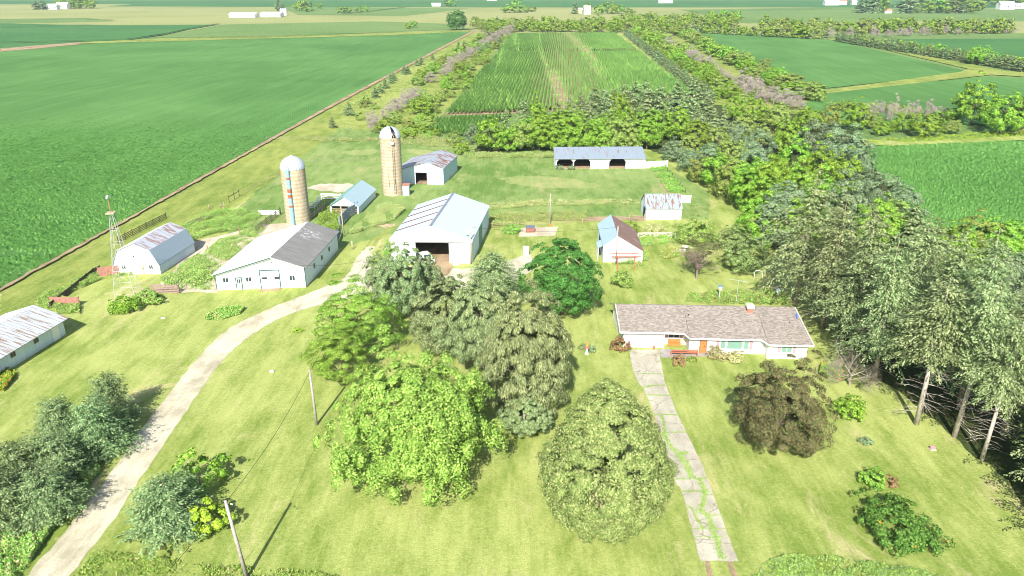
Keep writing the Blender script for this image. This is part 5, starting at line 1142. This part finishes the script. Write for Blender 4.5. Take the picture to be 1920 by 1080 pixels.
for (xa, ya, za, xb, yb, zb) in [(X1-.7, -OV, EZ[0], X1-.05, Y[1]-OV, EZ[1]), (X2-.7, Y[1]-OV, EZ[1], X2-.05, Y[2]-OV, EZ[2])]:
    mb.prism([(xa, ya-.06, za-.08), (xb, yb-.06, zb-.08), (xb, yb-.06, zb+.13), (xa, ya-.06, za+.13)], (0, .06, 0), WHP)
for (xa, ya, za, xb) in [(L0-.06, -OV, EZ[0], L0-.06+LS*RY), (R3, Y[2]-OV, EZ[2], R3+LS*7)]:
    mb.prism([(xa, ya, za-.08), (xb, RY, RZ-.08), (xb, RY, RZ+.15), (xa, ya, za+.15)], (.07, 0, 0), WHP)
mb.build("gutter", roof)
mb = MB(); mb.box(17.0, 3.1, 3.6, 17.75, 3.8, 4.75, BRICK); c = mb.build("chimney", roof)
mb = MB(); mb.box(16.88, 2.98, 4.75, 17.87, 3.92, 5.1, plain("chimney_cap_grey", (.72, .74, .75))); mb.box(17.1, 3.2, 5.1, 17.65, 3.7, 5.3, CREAM); mb.build("chimney_cap", c)
for x, y, h in ((8.9, 2.4, .55), (22.2, 1.2, .6)):
    zz = 3.45 if x < 10 else 3.1
    mb = MB(); mb.tube((x, y, zz-.2), (x, y, zz+h), .07, .07, DARK, 8); mb.build("roof_vent", roof)
mb = MB(); mb.tube((23.2, 2.2, 3.2), (23.3, 2.2, 4.0), .03, .03, GALV, 6); mb.lathe([(.02, 0), (.25, .03), (.42, .12)], BLUEP, 14, (23.3, 2.2)); 
k0 = 12+0; mb.v[-42:] = [(23.35+(z-.05), 2.2+(y-2.2), 4.1+(x-23.3)) for x, y, z in mb.v[-42:]]; mb.build("satellite_dish", roof)
mb = MB(); mb.box(.55, -.05, 0, 4.9, -.004, 2.05, WHP)
for z in (.5, 1.0, 1.5): mb.box(.6, -.062, z, 4.85, -.052, z+.02, CONCW)
mb.build("garage_door", e)
mb = MB(); mb.tube((5.45, -.15, 0), (5.45, -.15, 2.4), .07, .07, WHP, 8); mb.build("porch_post", e)
def hwin(x0, x1, z0, z1, y, gl=GLASS, bars=1, shut=True):
    window(e, 0, (x0+x1)/2, z0, x1-x0, z1-z0, y=y, gl=gl, bars=bars)
    if shut:
        for a in (x0-.5, x1+.12):
            mb = MB(); mb.box(a, y-.06, z0-.05, a+.38, y-.005, z1+.05, PINK); mb.build("shutter", e)
hwin(6.25, 7.6, 1.15, 1.95, 1.0); hwin(20.4, 21.7, 1.0, 1.75, Y[2], TEAL)
hwin(12.75, 13.35, .75, 1.85, Y[1], TEAL, 0, False); hwin(13.6, 15.55, .75, 1.9, Y[1], TEAL, 0, False); hwin(15.8, 16.4, .75, 1.85, Y[1], TEAL, 0, False)
for a in (12.15, 16.52): mb = MB(); mb.box(a, Y[1]-.06, .7, a+.42, Y[1]-.005, 1.95, PINK); mb.build("shutter", e)
mb = MB(); mb.box(5.5, .94, .05, 6.1, .995, .95, CREAM); mb.box(7.75, .94, .05, 8.5, .995, .95, CREAM); mb.box(8.62, Y[1]-.05, .0, 9.95, Y[1]-.005, .75, CREAM); mb.build("cream_skirting", e)
panel_door(e, 0, 9.95, 10.95, 2.1, DOORW, REDP, y=Y[1], name="front_door")
mb = MB(); mb.box(6.15, .45, .05, 7.85, .9, .5, DOORW); mb.box(6.15, .82, .5, 7.85, .9, .95, DOORW); o = mb.build("wooden_bench"); o.parent = None
o.location = (15.1, 91.0, 0); o.rotation_euler = (0, 0, -R(2.6)); tag(o, "orange wooden bench in the recess under the shuttered window", "bench")
mb = MB()
mb.lathe([(.16, 0), (.2, .45), (.22, .5)], FADED, 12); mb.lathe([(.0, .42), (.2, .42)], SOIL, 12); o = mb.build("planter_pot"); o.location = (*G(1226, 655), 0); tag(o, "rust brown pot at the right edge of the garage door", "planter")
# red bench on the patio
e = empty("garden_bench", (*G(1283, 668), 0), -R(3), "long red rail bench on the patio before the front door", "bench")
for x in (-1.7, 1.7):
    mb = MB(); mb.box(x-.05, -.05, -.05, x+.05, .05, .95, REDP); mb.box(x-.05, .05, 0, x+.05, .45, .42, REDP); mb.build("leg", e)
mb = MB(); mb.box(-1.65, -.03, .75, 1.65, .03, .92, REDP); mb.box(-1.65, -.03, .5, 1.65, .03, .64, REDP); mb.build("backrest", e)
mb = MB(); mb.box(-1.75, .06, .42, 1.75, .5, .47, REDP); mb.build("seat", e)

# ------------------------------------------------------------------ silos
def silo(name, label, x, y, r, hc, hd, chute=None, open_dome=False):
    e = empty(name, (x, y, 0), 0, label, "silo")
    mb = MB(); mb.lathe([(r, -.3), (r, hc)], STAVE, 48); mb.build("wall", e, True)
    mb = MB()
    for k in range(int(hc/.76)): z = .4+k*.76; mb.lathe([(r+.005, z-.02), (r+.03, z), (r+.005, z+.02)], GALV, 48)
    mb.build("hoop", e, True)
    prof = [((r+.06)*math.cos(t), hc-.05+hd*math.sin(t)) for t in np.linspace(0, math.pi/2*.97, 12)]
    mb = MB()
    if open_dome:
        mb.lathe(prof, DOME, 44, a0=R(-48), a1=R(-48+338)); mb.build("dome", e, True)
        mb = MB(); mb.tube((r*.25, -r*.55, hc+hd*.55), (r*.5, -r*.8, hc+.15), .09, .09, PALEW, 5); mb.build("hatch_board", e)
        mb = MB(); mb.lathe([(r-.05, hc-.1), (0, hc-.09)], DARK, 40); mb.build("inner_deck", e)
    else:
        mb.lathe(prof, DOME, 48); mb.lathe([(.35, hc+hd-.03), (.3, hc+hd+.1), (.0, hc+hd+.12)], GALV, 12); mb.build("dome", e, True)
    if chute is not None:
        a = R(chute); cx, cy = (r+.18)*math.cos(a), (r+.18)*math.sin(a)
        mb = MB(); cm = plain("chute_blue", (.24, .40, .50), .5); cr_ = plain("chute_rust", (.34, .12, .06), .8)
        z = 0; r2 = random.Random(3)
        while z < hc+.1:
            st = .38; mt = cr_ if (z > 3.6 and r2.random() < .33) else cm
            mb.tube((cx, cy, z), (cx, cy, z+st-.02), .42, .42, mt, 14, False); z += st
        mb.prism([(cx-.35, cy+.1, hc+.1), (cx+.4, cy+.1, hc+.1), (cx+.05, cy+.5, hc+1.3)], (0, -.4, 0), cm); mb.build("chute", e)
    else:
        a = R(-68); mb = MB(); cx, cy = (r+.1)*math.cos(a), (r+.1)*math.sin(a)
        for s in (-.2, .2): mb.tube((cx+s, cy, .5), (cx+s, cy, hc-.1), .025, .025, DARK, 4)
        for k in range(int(hc/.38)-2): mb.tube((cx-.2, cy, .6+k*.38), (cx+.2, cy, .6+k*.38), .02, .02, DARK, 4)
        mb.build("ladder", e)
        mb = MB(); mb.box(cx-.4, cy-.45, hc-1.3, cx+.3, cy-.02, hc-.7, GALV); mb.build("platform", e)
        for (ax, z0, z1) in ((-100, 2.2, 5.2), (-65, 2.8, 3.9)):
            mb = MB(); b_ = R(ax); mb.tube(((r+.04)*math.cos(b_), (r+.04)*math.sin(b_), z0), ((r+.04)*math.cos(b_), (r+.04)*math.sin(b_), z1), .04, .04, DARK, 4); mb.build("conduit", e)
silo("silo", "shorter concrete stave silo with a blue chute behind the grey-roofed barn", -44.3, 148.6, 2.42, 11.3, 2.4, chute=-98)
silo("silo", "taller concrete silo with a split dome beside the blue steel barn", -27.8, 170.3, 2.35, 13.4, 2.4, open_dome=True)
mb = MB(); mb.box(-.75, 0, -.1, .75, 1.5, 2.3, BLUEW); mb.prism([(-.85, -.1, 2.3), (.85, -.1, 2.3), (.85, 1.6, 2.55), (-.85, 1.6, 2.55)], (0, 0, .08), FADED); o = mb.build("feed_hutch"); o.location = (-24.6, 168.6, 0); tag(o, "narrow blue steel hutch at the right foot of the tall silo", "shed")

# ------------------------------------------------------------------ windmill tower
e = empty("windmill_tower", (-60.8, 109.0, 0), R(8), "thin steel windmill tower without a wheel in front of the gambrel shed", "windmill tower")
HT = 16.3; b0, b1 = 1.55, .22
def leg(sx, sy, t): q = b0+(b1-b0)*t; return (sx*q, sy*q, HT*.82*t)
for sx, sy in ((-1, -1), (1, -1), (1, 1), (-1, 1)):
    mb = MB(); mb.tube((sx*b0, sy*b0, -.2), leg(sx, sy, 1), .045, .035, GALV, 4); mb.build("leg", e)
mb = MB(); cs = [(-1, -1), (1, -1), (1, 1), (-1, 1)]
for t in (.06, .2, .34, .5, .66, .82, .95):
    for k in range(4): mb.tube(leg(*cs[k], t), leg(*cs[(k+1) % 4], t), .02, .02, GALV, 4)
mb.build("crossbar", e)
mb = MB(); ts = (.06, .2, .34, .5, .66, .82)
for i in range(len(ts)-1):
    for k in range(4): mb.tube(leg(*cs[k], ts[i]), leg(*cs[(k+1) % 4], ts[i+1]), .009, .009, GALV, 3); mb.tube(leg(*cs[(k+1) % 4], ts[i]), leg(*cs[k], ts[i+1]), .009, .009, GALV, 3)
mb.build("brace", e)
mb = MB(); mb.box(-.6, -.6, HT*.83, .6, .6, HT*.84, PALEW); mb.build("platform", e)
mb = MB(); mb.tube((0, 0, HT*.84), (0, 0, HT*.97), .07, .05, FADED, 6); mb.build("mast", e)
mb = MB(); mb.box(-.13, -.25, HT*.97, .13, .25, HT, GALV); mb.tube((0, -.6, HT*.985), (0, .6, HT*.985), .09, .14, GALV, 8); mb.build("gearbox", e)

# ------------------------------------------------------------------ poles and wires
def upole(u, v, h, label, lean=(0, 0), arm=None, mat=GREYW, r=.14, extra=None):
    x, y = G(u, v); e = empty("utility_pole", (x, y, 0), 0, label, "pole")
    top = (lean[0], lean[1], h)
    mb = MB(); mb.tube((0, 0, -.3), top, r, r*.72, mat, 10); mb.build("pole", e, True)
    if arm:
        mb = MB(); mb.box(-arm/2, top[1]-.06, h-.7, arm/2, top[1]+.06, h-.55, mat); mb.build("crossarm", e)
    if extra == "lamp":
        mb = MB(); mb.tube((0, 0, h-.7), (-.8, -.3, h-.6), .03, .03, GALV, 5); mb.lathe([(.0, h-.6), (.2, h-.7), (.22, h-.85)], GALV, 10, (-.8, -.3)); mb.build("yard_lamp", e)
    if extra == "insul":
        mb = MB(); mb.tube((-.12, -.1, h-.25), (-.3, -.1, h-.15), .06, .04, WHP, 6); mb.tube((.1, -.1, h-.5), (.25, -.1, h-.45), .06, .04, BLACK, 6); mb.build("insulator", e)
    return (x+top[0], y+top[1], h-.2)
PT = {}
greyp = plain("weathered_pole", (.36, .33, .31), .95, .25, 3)
PT[1] = upole(464, 1085, 7.9, "leaning grey utility pole at the bottom left of the lawn", (-.75, .1), None, greyp, .17, "insul")
PT[2] = upole(594, 797, 7.0, "utility pole left of the big lime maple", (-.1, 0), None, greyp, .15)
PT[3] = upole(690, 540, 5.0, "utility pole at the drive left of the cedar", (-.25, 0), .9, greyp, .16, "insul")
PT[4] = upole(883, 495, 7.0, "brown pole with a lamp at the open barn's right front corner", (0, 0), None, PALEW, .13, "lamp")
PT[5] = upole(645, 444, 6.2, "tall thin pale pole beside the plank pen", (-.1, 0), None, PALEW, .12)
PT[6] = upole(1031, 419, 6.3, "pole standing in the tall grass behind the concrete pad", (0, 0), None, greyp, .13)
PT[7] = upole(1155, 494, 6.9, "pole in front of the small garage gable", (0, 0), None, greyp, .14)
def wire(a, b, sag=.8):
    mb = MB(); p = [np.array(a)+(np.array(b)-np.array(a))*t+np.array([0, 0, -4*sag*t*(1-t)]) for t in np.linspace(0, 1, 13)]
    for q, r_ in zip(p, p[1:]): mb.tube(q, r_, .02, .02, BLACK, 3, False)
    return mb
for k, (a, b, lb) in enumerate([(PT[1], PT[2], "power line from the leaning pole to the maple pole"), (PT[2], PT[3], "power line from the maple pole to the drive pole"), (PT[1], (-30, 20, 7.5), "power line leaving towards the road"),
     (PT[4], PT[7], "power line between barn pole and garage pole"), (PT[3], (-38.5, 111, 5.0), "power line to the grey-roofed barn")]):
    tag(wire(a, b).build("power_line"), lb, "cable")
def post(u, v, h, r, mat, label, name="fence_post", lean=0):
    mb = MB(); mb.tube((0, 0, -.2), (lean, 0, h), r, r*.9, mat, 7); o = mb.build(name, smooth=True); o.location = (*G(u, v), 0); return tag(o, label, "post")
post(661, 468, 1.7, .12, PALEW, "thick pale post alone on the grass lane"); post(712, 465, 1.5, .09, PALEW, "pale post at the weedy edge left of the open barn")
for i, (u, v, h, m_) in enumerate([(450, 440, 1.5, FADED), (411, 458, 1.0, FADED), (390, 472, 1.2, FADED), (436, 469, 1.2, PALEW), (392, 392, 1.1, GREYW), (414, 390, 1.2, GREYW), (420, 389, 1.2, GREYW)]):
    post(u, v, h, .1, m_, ["dark red post on the bare slab", "short red post in the middle of the slab weeds", "red post nearest the gambrel shed", "pale leaning post beside the grey-roofed barn", "grey post at the back of the tall grass", "left one of a pair of grey posts", "right one of a pair of grey posts"][i])

# ------------------------------------------------------------------ fences
def fence(name, pts, label, h=1.2, spacing=2.5, rails=(.4, .8, 1.15), rw=.12, rt=.04, mat=GREYW, pr=.07, px=True, slab=None, cat="fence"):
    q = [G(*p) for p in pts] if px else pts; e = empty(name, (*q[0], 0), 0, label, cat); o0 = np.array(q[0])
    P = []; rb = MB()
    for a, b in zip(q, q[1:]):
        a = np.array(a)-o0; b = np.array(b)-o0; L = np.linalg.norm(b-a); k = max(1, round(L/spacing))
        for i in range(k): P.append(a+(b-a)*i/k)
        d = (b-a)/L; nx = np.array([-d[1], d[0]])
        for z in rails:
            s = a-nx*(pr+.01); t = b-nx*(pr+.01)
            rb.prism([(s[0], s[1], z-rw/2), (t[0], t[1], z-rw/2), (t[0], t[1], z+rw/2), (s[0], s[1], z+rw/2)], (-nx[0]*rt, -nx[1]*rt, 0), mat)
    P.append(np.array(q[-1])-o0)
    for p in P[:100]:
        mb = MB(); hh = h*rnd.uniform(.95, 1.12); mb.tube((p[0], p[1], -.2), (p[0]+rnd.uniform(-.04, .04), p[1], hh), pr, pr*.9, mat, 5); mb.build("post", e)
    if rb.f: rb.build("rail", e)
    return e
WR = (.35, .7, 1.05)
fence("plank_fence", [(222, 457), (312, 411)], "dark plank fence behind the gambrel shed", 1.4, 2.4, (.35, .65, .95, 1.25), .13, .05, DARKW, .08)
fence("plank_fence", [(481, 437), (526, 402)], "dark plank fence running up to the first silo", 1.6, 2.4, (.35, .7, 1.05, 1.4), .14, .05, DARKW, .09)
fence("board_fence", [(485, 404), (524, 403)], "short whitewashed board panel left of the first silo", 1.2, 2.4, (.25, .5, .75, 1.0), .26, .05, WHP, .07)
fence("board_fence", [(570, 394), (590, 391), (603, 374), (640, 376)], "white plank fence right of the first silo", 1.5, 2.2, (.35, .75, 1.15, 1.45), .15, .05, WHP, .07)
fence("pen_fence", [(583, 412), (597, 402), (609, 392)], "pale broken plank pen right of the first silo", 1.7, 1.6, (.6, 1.1), .2, .05, PALEW, .12)
fence("pen_fence", [(637, 427), (650, 412), (671, 398)], "high plank loading pen with tall pale posts", 2.4, 1.5, (.6, 1.0, 1.4, 1.8, 2.15), .3, .06, plain("blue_grey_planks", (.25, .30, .36), .9, .3), .13)
fence("metal_gate", [(632, 457), (638, 440)], "dark blue gate at the back corner of the grey-roofed barn", 2.0, 2.4, (.4, .8, 1.2, 1.6), .3, .05, plain("dark_blue_gate", (.06, .10, .16)), .08, cat="gate")
fence("plank_fence", [(352, 425), (385, 412)], "low broken grey plank fence in the tall grass", 1.0, 2.2, (.35, .6, .85), .14, .05, GREYW, .09)
fence("metal_gate", [(430, 380), (449, 368)], "dark pipe gate alone on the pasture edge", 1.5, 2.4, (1.35,), .1, .08, DARKW, .09, cat="gate")
fence("wire_fence", [(449, 368), (500, 342), (520, 330)], "thin wire fence from the pipe gate to the tall grass", 1.1, 3.0, WR, .02, .02, GREYW, .06)
fence("wire_fence", [(560, 306), (640, 303), (705, 302)], "wire fence across the back pasture between the silos", 1.1, 4.0, WR, .02, .02, GREYW, .07)
fence("wire_fence", [(905, 388), (1060, 385), (1208, 382)], "back wire fence across the right pasture", 1.2, 4.0, WR, .02, .02, PALEW, .07)
fence("wire_fence", [(917, 428), (970, 426), (1030, 422), (1092, 418), (1208, 412)], "wire fence behind the concrete pad", 1.2, 3.6, WR, .03, .03, PALEW, .07)
fence("wire_fence", [(1243, 312), (1285, 362)], "wire fence running down from the white wind panel", 1.2, 3.0, WR, .02, .02, DARKW, .08)
fence("wire_fence", [(870, 296), (960, 294), (1040, 297)], "wire fence at the foot of the wood", 1.1, 4.0, WR, .02, .02, GREYW, .07)
fence("wire_fence", [(500, 262), (650, 262), (712, 264)], "wire fence at the upper edge of the back pasture", 1.1, 5.0, WR, .02, .02, GREYW, .07)
fence("board_fence", [(95, 578), (175, 514), (188, 508)], "dark weathered board fence left of the windmill tower", 1.1, 2.4, (.15, .4, .65, .9), .22, .04, DARKW, .09)
fence("wind_panel", [(186, 519), (225, 514)], "faded red board wall touching the gambrel shed", 1.7, 3.8, (.12, .36, .60, .84, 1.08, 1.32, 1.56), .235, .05, FADED, .08)
fence("wind_panel", [(97, 572), (150, 573)], "faded red board wall above the rusty long shed", 1.5, 5, (.12, .36, .60, .84, 1.08, 1.32), .235, .05, FADED, .08)
fence("plank_fence", [(286, 548), (336, 550)], "reddish grey plank fence right of the windmill tower", 1.5, 2.6, (.2, .5, .8, 1.1, 1.35), .2, .05, plain("mauve_planks", (.30, .21, .19), .95, .3, 4), .1)
# white cross-braced rail
e = empty("white_rail", (*G(1196, 446), 0), R(1), "white cross-braced wooden rail above the flower border", "fence")
for i in range(4):
    mb = MB(); mb.box(i*2.4-.06, -.06, -.2, i*2.4+.06, .06, 1.0, WHP); mb.build("post", e)
mb = MB(); mb.box(.0, -.12, .95, 7.2, -.07, 1.07, WHP); mb.build("rail", e)
mb = MB()
for i in range(3):
    a = i*2.4+.06; mb.prism([(a, -.10, .1), (a+.12, -.10, .1), (a+2.2, -.10, .95), (a+2.08, -.10, .95)], (0, .03, 0), WHP); mb.prism([(a, -.14, .95), (a+.12, -.14, .95), (a+2.2, -.14, .1), (a+2.08, -.14, .1)], (0, .03, 0), WHP)
mb.build("cross_brace", e)
# pergola
x, y = G(1157, 506); e = empty("pergola", (x, y, 0), 0, "red painted pergola in front of the small garage", "pergola")
for px_ in (0, 2.95):
    mb = MB(); mb.box(px_-.08, -.08, -.1, px_+.08, .08, 2.35, REDP); mb.build("post", e)
mb = MB(); mb.box(-1.0, -.12, 2.35, 4.0, .0, 2.5, REDP); mb.box(-1.0, 1.7, 2.352, 3.8, 1.82, 2.502, REDP); mb.build("beam", e)
mb = MB()
for i in range(13): xx = -.9+i*.39; mb.box(xx, -.3, 2.51, xx+.06, 1.95, 2.6, plain("rafter_brown", (.28, .10, .07)) if i == 0 else MATS["rafter_brown"])
mb.build("rafter", e)
mb = MB()
for px_ in (0, 2.95): mb.prism([(px_-.03, -.05, 1.8), (px_-.03, .6, 2.35), (px_-.03, .7, 2.35), (px_-.03, -.05, 1.7)], (.06, 0, 0), REDP)
mb.build("brace", e)

# ------------------------------------------------------------------ small things in the yard
# brown box on the pad
e = empty("wooden_box", (*G(994, 435), 0), R(2), "brown wooden bin with a dark lid on the concrete pad", "bin")
mb = MB(); mb.box(-.85, -.5, .08, .85, .5, 1.0, plain("brown_boards", (.28, .12, .09), .9, .3, 3)); mb.build("body", e)
mb = MB(); mb.prism([(-.9, -.58, 1.0), (.9, -.58, 1.0), (.9, .55, 1.2), (-.9, .55, 1.2)], (0, 0, .07), plain("slate_lid", (.12, .14, .2))); mb.build("lid", e)
mb = MB(); mb.box(-.8, -.45, -.05, -.65, .45, .08, DARKW); mb.box(.65, -.45, -.05, .8, .45, .08, DARKW); mb.build("runner", e)
mb = MB(); mb.lathe([(.0, .3), (.25, .28), (.3, .1), (.28, 0)], plain("orange_plastic", (.8, .2, .05)), 12); o = mb.build("orange_bucket"); o.location = (*G(1033, 424), .03); tag(o, "small orange tub at the far corner of the concrete pad", "bucket")
# picnic table
x, y = G(1284, 469); e = empty("picnic_table", (x, y, 0), 0, "round concrete garden table on the back lawn", "table")
mb = MB(); mb.lathe([(0, .68), (.62, .68), (.64, .72), (.62, .77), (0, .77)], CONCW, 20); mb.build("table_top", e)
mb = MB(); mb.lathe([(.26, -.05), (.16, .2), (.16, .5), (.3, .68)], CONCW, 12); mb.build("pedestal", e)
for dx, dy, rz, lb in ((-.75, -.75, 20, "concrete curved bench front left of the round table"), (.95, -.1, 80, "concrete curved bench right of the round table")):
    e = empty("concrete_bench", (x+dx, y+dy, 0), R(rz), lb, "bench")
    mb = MB(); mb.lathe([(.55, .38), (.95, .38), (.95, .46), (.55, .46), (.55, .38)], CONCW, 10, (0, .5), R(-140), R(-40)); mb.build("seat", e)
    for s in (-.35, .35): mb = MB(); mb.box(s-.08, -.32, -.05, s+.08, -.1, .38, CONCW); mb.build("leg", e)
# lawn statue, birdhouses, arch, antenna
e = empty("lawn_statue", (*G(1100, 664), 0), 0, "orange figure on a white pedestal on the lawn left of the house", "statue")
mb = MB(); mb.lathe([(.28, -.05), (.26, .1), (.17, .2), (.15, .7), (.25, .85), (.25, .92), (0, .92)], WHP, 14); mb.build("pedestal", e, True)
mb = MB(); mb.lathe([(.34, .92), (.36, .98), (.30, 1.05), (0, 1.05)], FADED, 12); mb.build("bowl", e)
mb = MB(); mb.lathe([(.14, 1.05), (.2, 1.2), (.13, 1.4), (.16, 1.55), (.07, 1.66), (.1, 1.76), (.09, 1.86), (0, 1.92)], STATU, 12); mb.build("figure", e, True)
for u, v, lb in ((1348, 563, "white birdhouse with blue roof on a pole behind the ridge"), (1456, 570, "pale blue birdhouse on a red post behind the ridge")):
    e = empty("birdhouse", (*G(u, v), 0), 0, lb, "birdhouse")
    mb = MB(); mb.tube((0, 0, -.1), (0, 0, 1.9), .05, .05, WHP if u < 1400 else FADED, 6); mb.build("pole", e)
    mb = MB(); mb.box(-.22, -.2, 1.9, .22, .2, 2.3, WHP); mb.build("box", e)
    mb = MB(); mb.prism([(-.32, -.28, 2.3), (.32, -.28, 2.3), (0, -.28, 2.55)], (0, .56, 0), BLUEP if u < 1400 else ROOFBL); mb.build("roof", e)
e = empty("tv_antenna", (*G(1379, 575), 0), 0, "tall thin television antenna behind the house", "antenna")
mb = MB(); mb.tube((0, 0, -.1), (0, 0, 4.3), .035, .03, GALV, 6); mb.build("mast", e)
mb = MB(); mb.tube((-1.4, .1, 4.5), (1.5, -.2, 4.1), .02, .02, GALV, 4)
for i in range(10): t = i/9; c = np.array([-1.3+2.7*t, .1-.28*t, 4.48-.36*t]); l_ = .25+.45*t; mb.tube(c-np.array([0, l_, 0]), c+np.array([0, l_, 0]), .012, .012, GALV, 3)
mb.build("aerial", e)
e = empty("garden_arch", (*G(1421, 524), 0), R(-10), "thin white metal arch at the edge of the back lawn", "arch")
mb = MB(); ar = [(-.65, 0, -.1), (-.65, 0, 1.3), (-.5, 0, 1.6), (.4, 0, 1.55), (.6, 0, 1.4), (.7, 0, -.3)]
for a_, b_ in zip(ar, ar[1:]): mb.tube(a_, b_, .035, .035, WHP, 6)
mb.build("hoop", e)
# car in front of the open barn
def car(u, v, rz, label):
    e = empty("parked_car", (*G(u, v), 0), R(rz), label, "car"); CP = plain("car_white_paint", (.7, .72, .74), .3)
    pr = [(-2.3, .35), (2.25, .35), (2.3, .75), (1.2, .98), (.55, 1.45), (-1.2, 1.5), (-2.1, 1.0), (-2.32, .8)]
    mb = MB(); mb.prism([(x_, -.85, z_) for x_, z_ in pr], (0, 1.7, 0), CP); b_ = mb.build("body", e)
    mb = MB()
    for s in (-.86, .852): mb.prism([(.95, s, 1.0), (.45, s, 1.38), (-1.1, s, 1.42), (-1.75, s, 1.0)], (0, .008, 0), GLASS)
    mb.prism([(1.17, -.7, 1.0), (1.17, .7, 1.0), (.6, .6, 1.43), (.6, -.6, 1.43)], (.02, 0, .02), GLASS); mb.build("window", e)
    for sx in (-1.45, 1.45):
        for sy in (-.88, .7):
            mb = MB(); mb.tube((sx, sy, .33), (sx, sy+.18, .33), .33, .33, BLACK, 16); w_ = mb.build("wheel", e)
            mb = MB(); mb.tube((sx, sy-.01, .33), (sx, sy+.19, .33), .18, .18, GALV, 10); mb.build("rim", w_)
    for s in (-.6, .6): mb = MB(); mb.box(2.26, s-.15, .6, 2.32, s+.15, .75, WHP); mb.build("headlight", e)
car(798, 490, -60, "white car half hidden by the cedar before the open barn")
mb = MB(); mb.box(-.5, -.06, .1, .5, .06, 1.9, WHP); mb.box(-.45, -.05, -.1, -.35, .05, .1, DARKW); mb.box(.35, -.05, -.1, .45, .05, .1, DARKW); mb.box(-.42, -.075, .3, .42, -.062, 1.8, WHITE)
o = mb.build("white_board"); o.location = (*G(986, 480), 0); tag(o, "upright white board beside the dark round maple", "board")
mb = MB(); mb.box(-.5, -.3, 0, .5, .3, .25, WHP); mb.box(-.45, -.25, .25, .45, .25, .3, CONCW); o = mb.build("stone_trough"); o.location = (*G(855, 497), 0); tag(o, "low white trough beside the open barn's door", "trough")
mb = MB(); mb.lathe([(.0, .9), (.12, .9), (.16, .5), (.22, 0)], DARKW, 10); mb.box(-.3, -.1, .75, .1, .1, .95, GALV); o = mb.build("hand_pump"); o.location = (*G(849, 492), 0); tag(o, "small dark pump by the open barn's right door jamb", "pump")
mb = MB(); mb.box(-.3, -.25, 0, .3, .25, .1, CONCW); mb.lathe([(.24, .1), (.27, .35), (.0, .38)], PINK, 12); o = mb.build("tree_stump"); o.location = (*G(1748, 843), 0); tag(o, "pinkish stump planter under the tall spruces' edge", "stump")
mb = MB(); mb.lathe([(.32, 0), (.34, .12), (.2, .18), (0, .2)], CONCW, 12); o = mb.build("well_cap"); o.location = (*G(510, 697), 0); tag(o, "low grey well cap alone on the lawn inside the drive bend", "well cap")
mb = MB(); mb.prism([(-.3, -.12, .03), (.3, -.08, .03), (.28, .12, .03), (-.28, .1, .03)], (0, 0, .08), WHP); o = mb.build("white_slab"); o.location = (*G(306, 597), 0); tag(o, "small white slab lying on the lawn below the windmill", "slab")
r3 = random.Random(9)
for k in range(6):
    mb = MB(); mb.box(-r3.uniform(.8, 1.6), -.08, 0, r3.uniform(.8, 1.6), .08, .12, PALEW); o = mb.build("timber_beam"); o.location = (*G(r3.uniform(715, 738), r3.uniform(421, 426)), .02+.02*k); o.rotation_euler = (0, 0, r3.uniform(-.6, .6)); tag(o, "pale beam in the loose heap on the lane above the open barn", "beam", "loose beams on the farm lane")

# ------------------------------------------------------------------ haze
hm = bpy.data.materials.new("haze"); hm.use_nodes = True; n = hm.node_tree; n.nodes.remove(n.nodes["Principled BSDF"])
pv = n.nodes.new("ShaderNodeVolumePrincipled"); pv.inputs["Color"].default_value = (.47, .60, .68, 1); pv.inputs["Density"].default_value = .00014; pv.inputs["Anisotropy"].default_value = .1
n.links.new(pv.outputs[0], n.nodes["Material Output"].inputs["Volume"])
mb = MB(); mb.box(-9200, -700, -1, 9200, 14200, 60, hm); hz = mb.build("haze"); hz["kind"] = 'stuff'; hz["label"] = "thin summer haze over the fields"
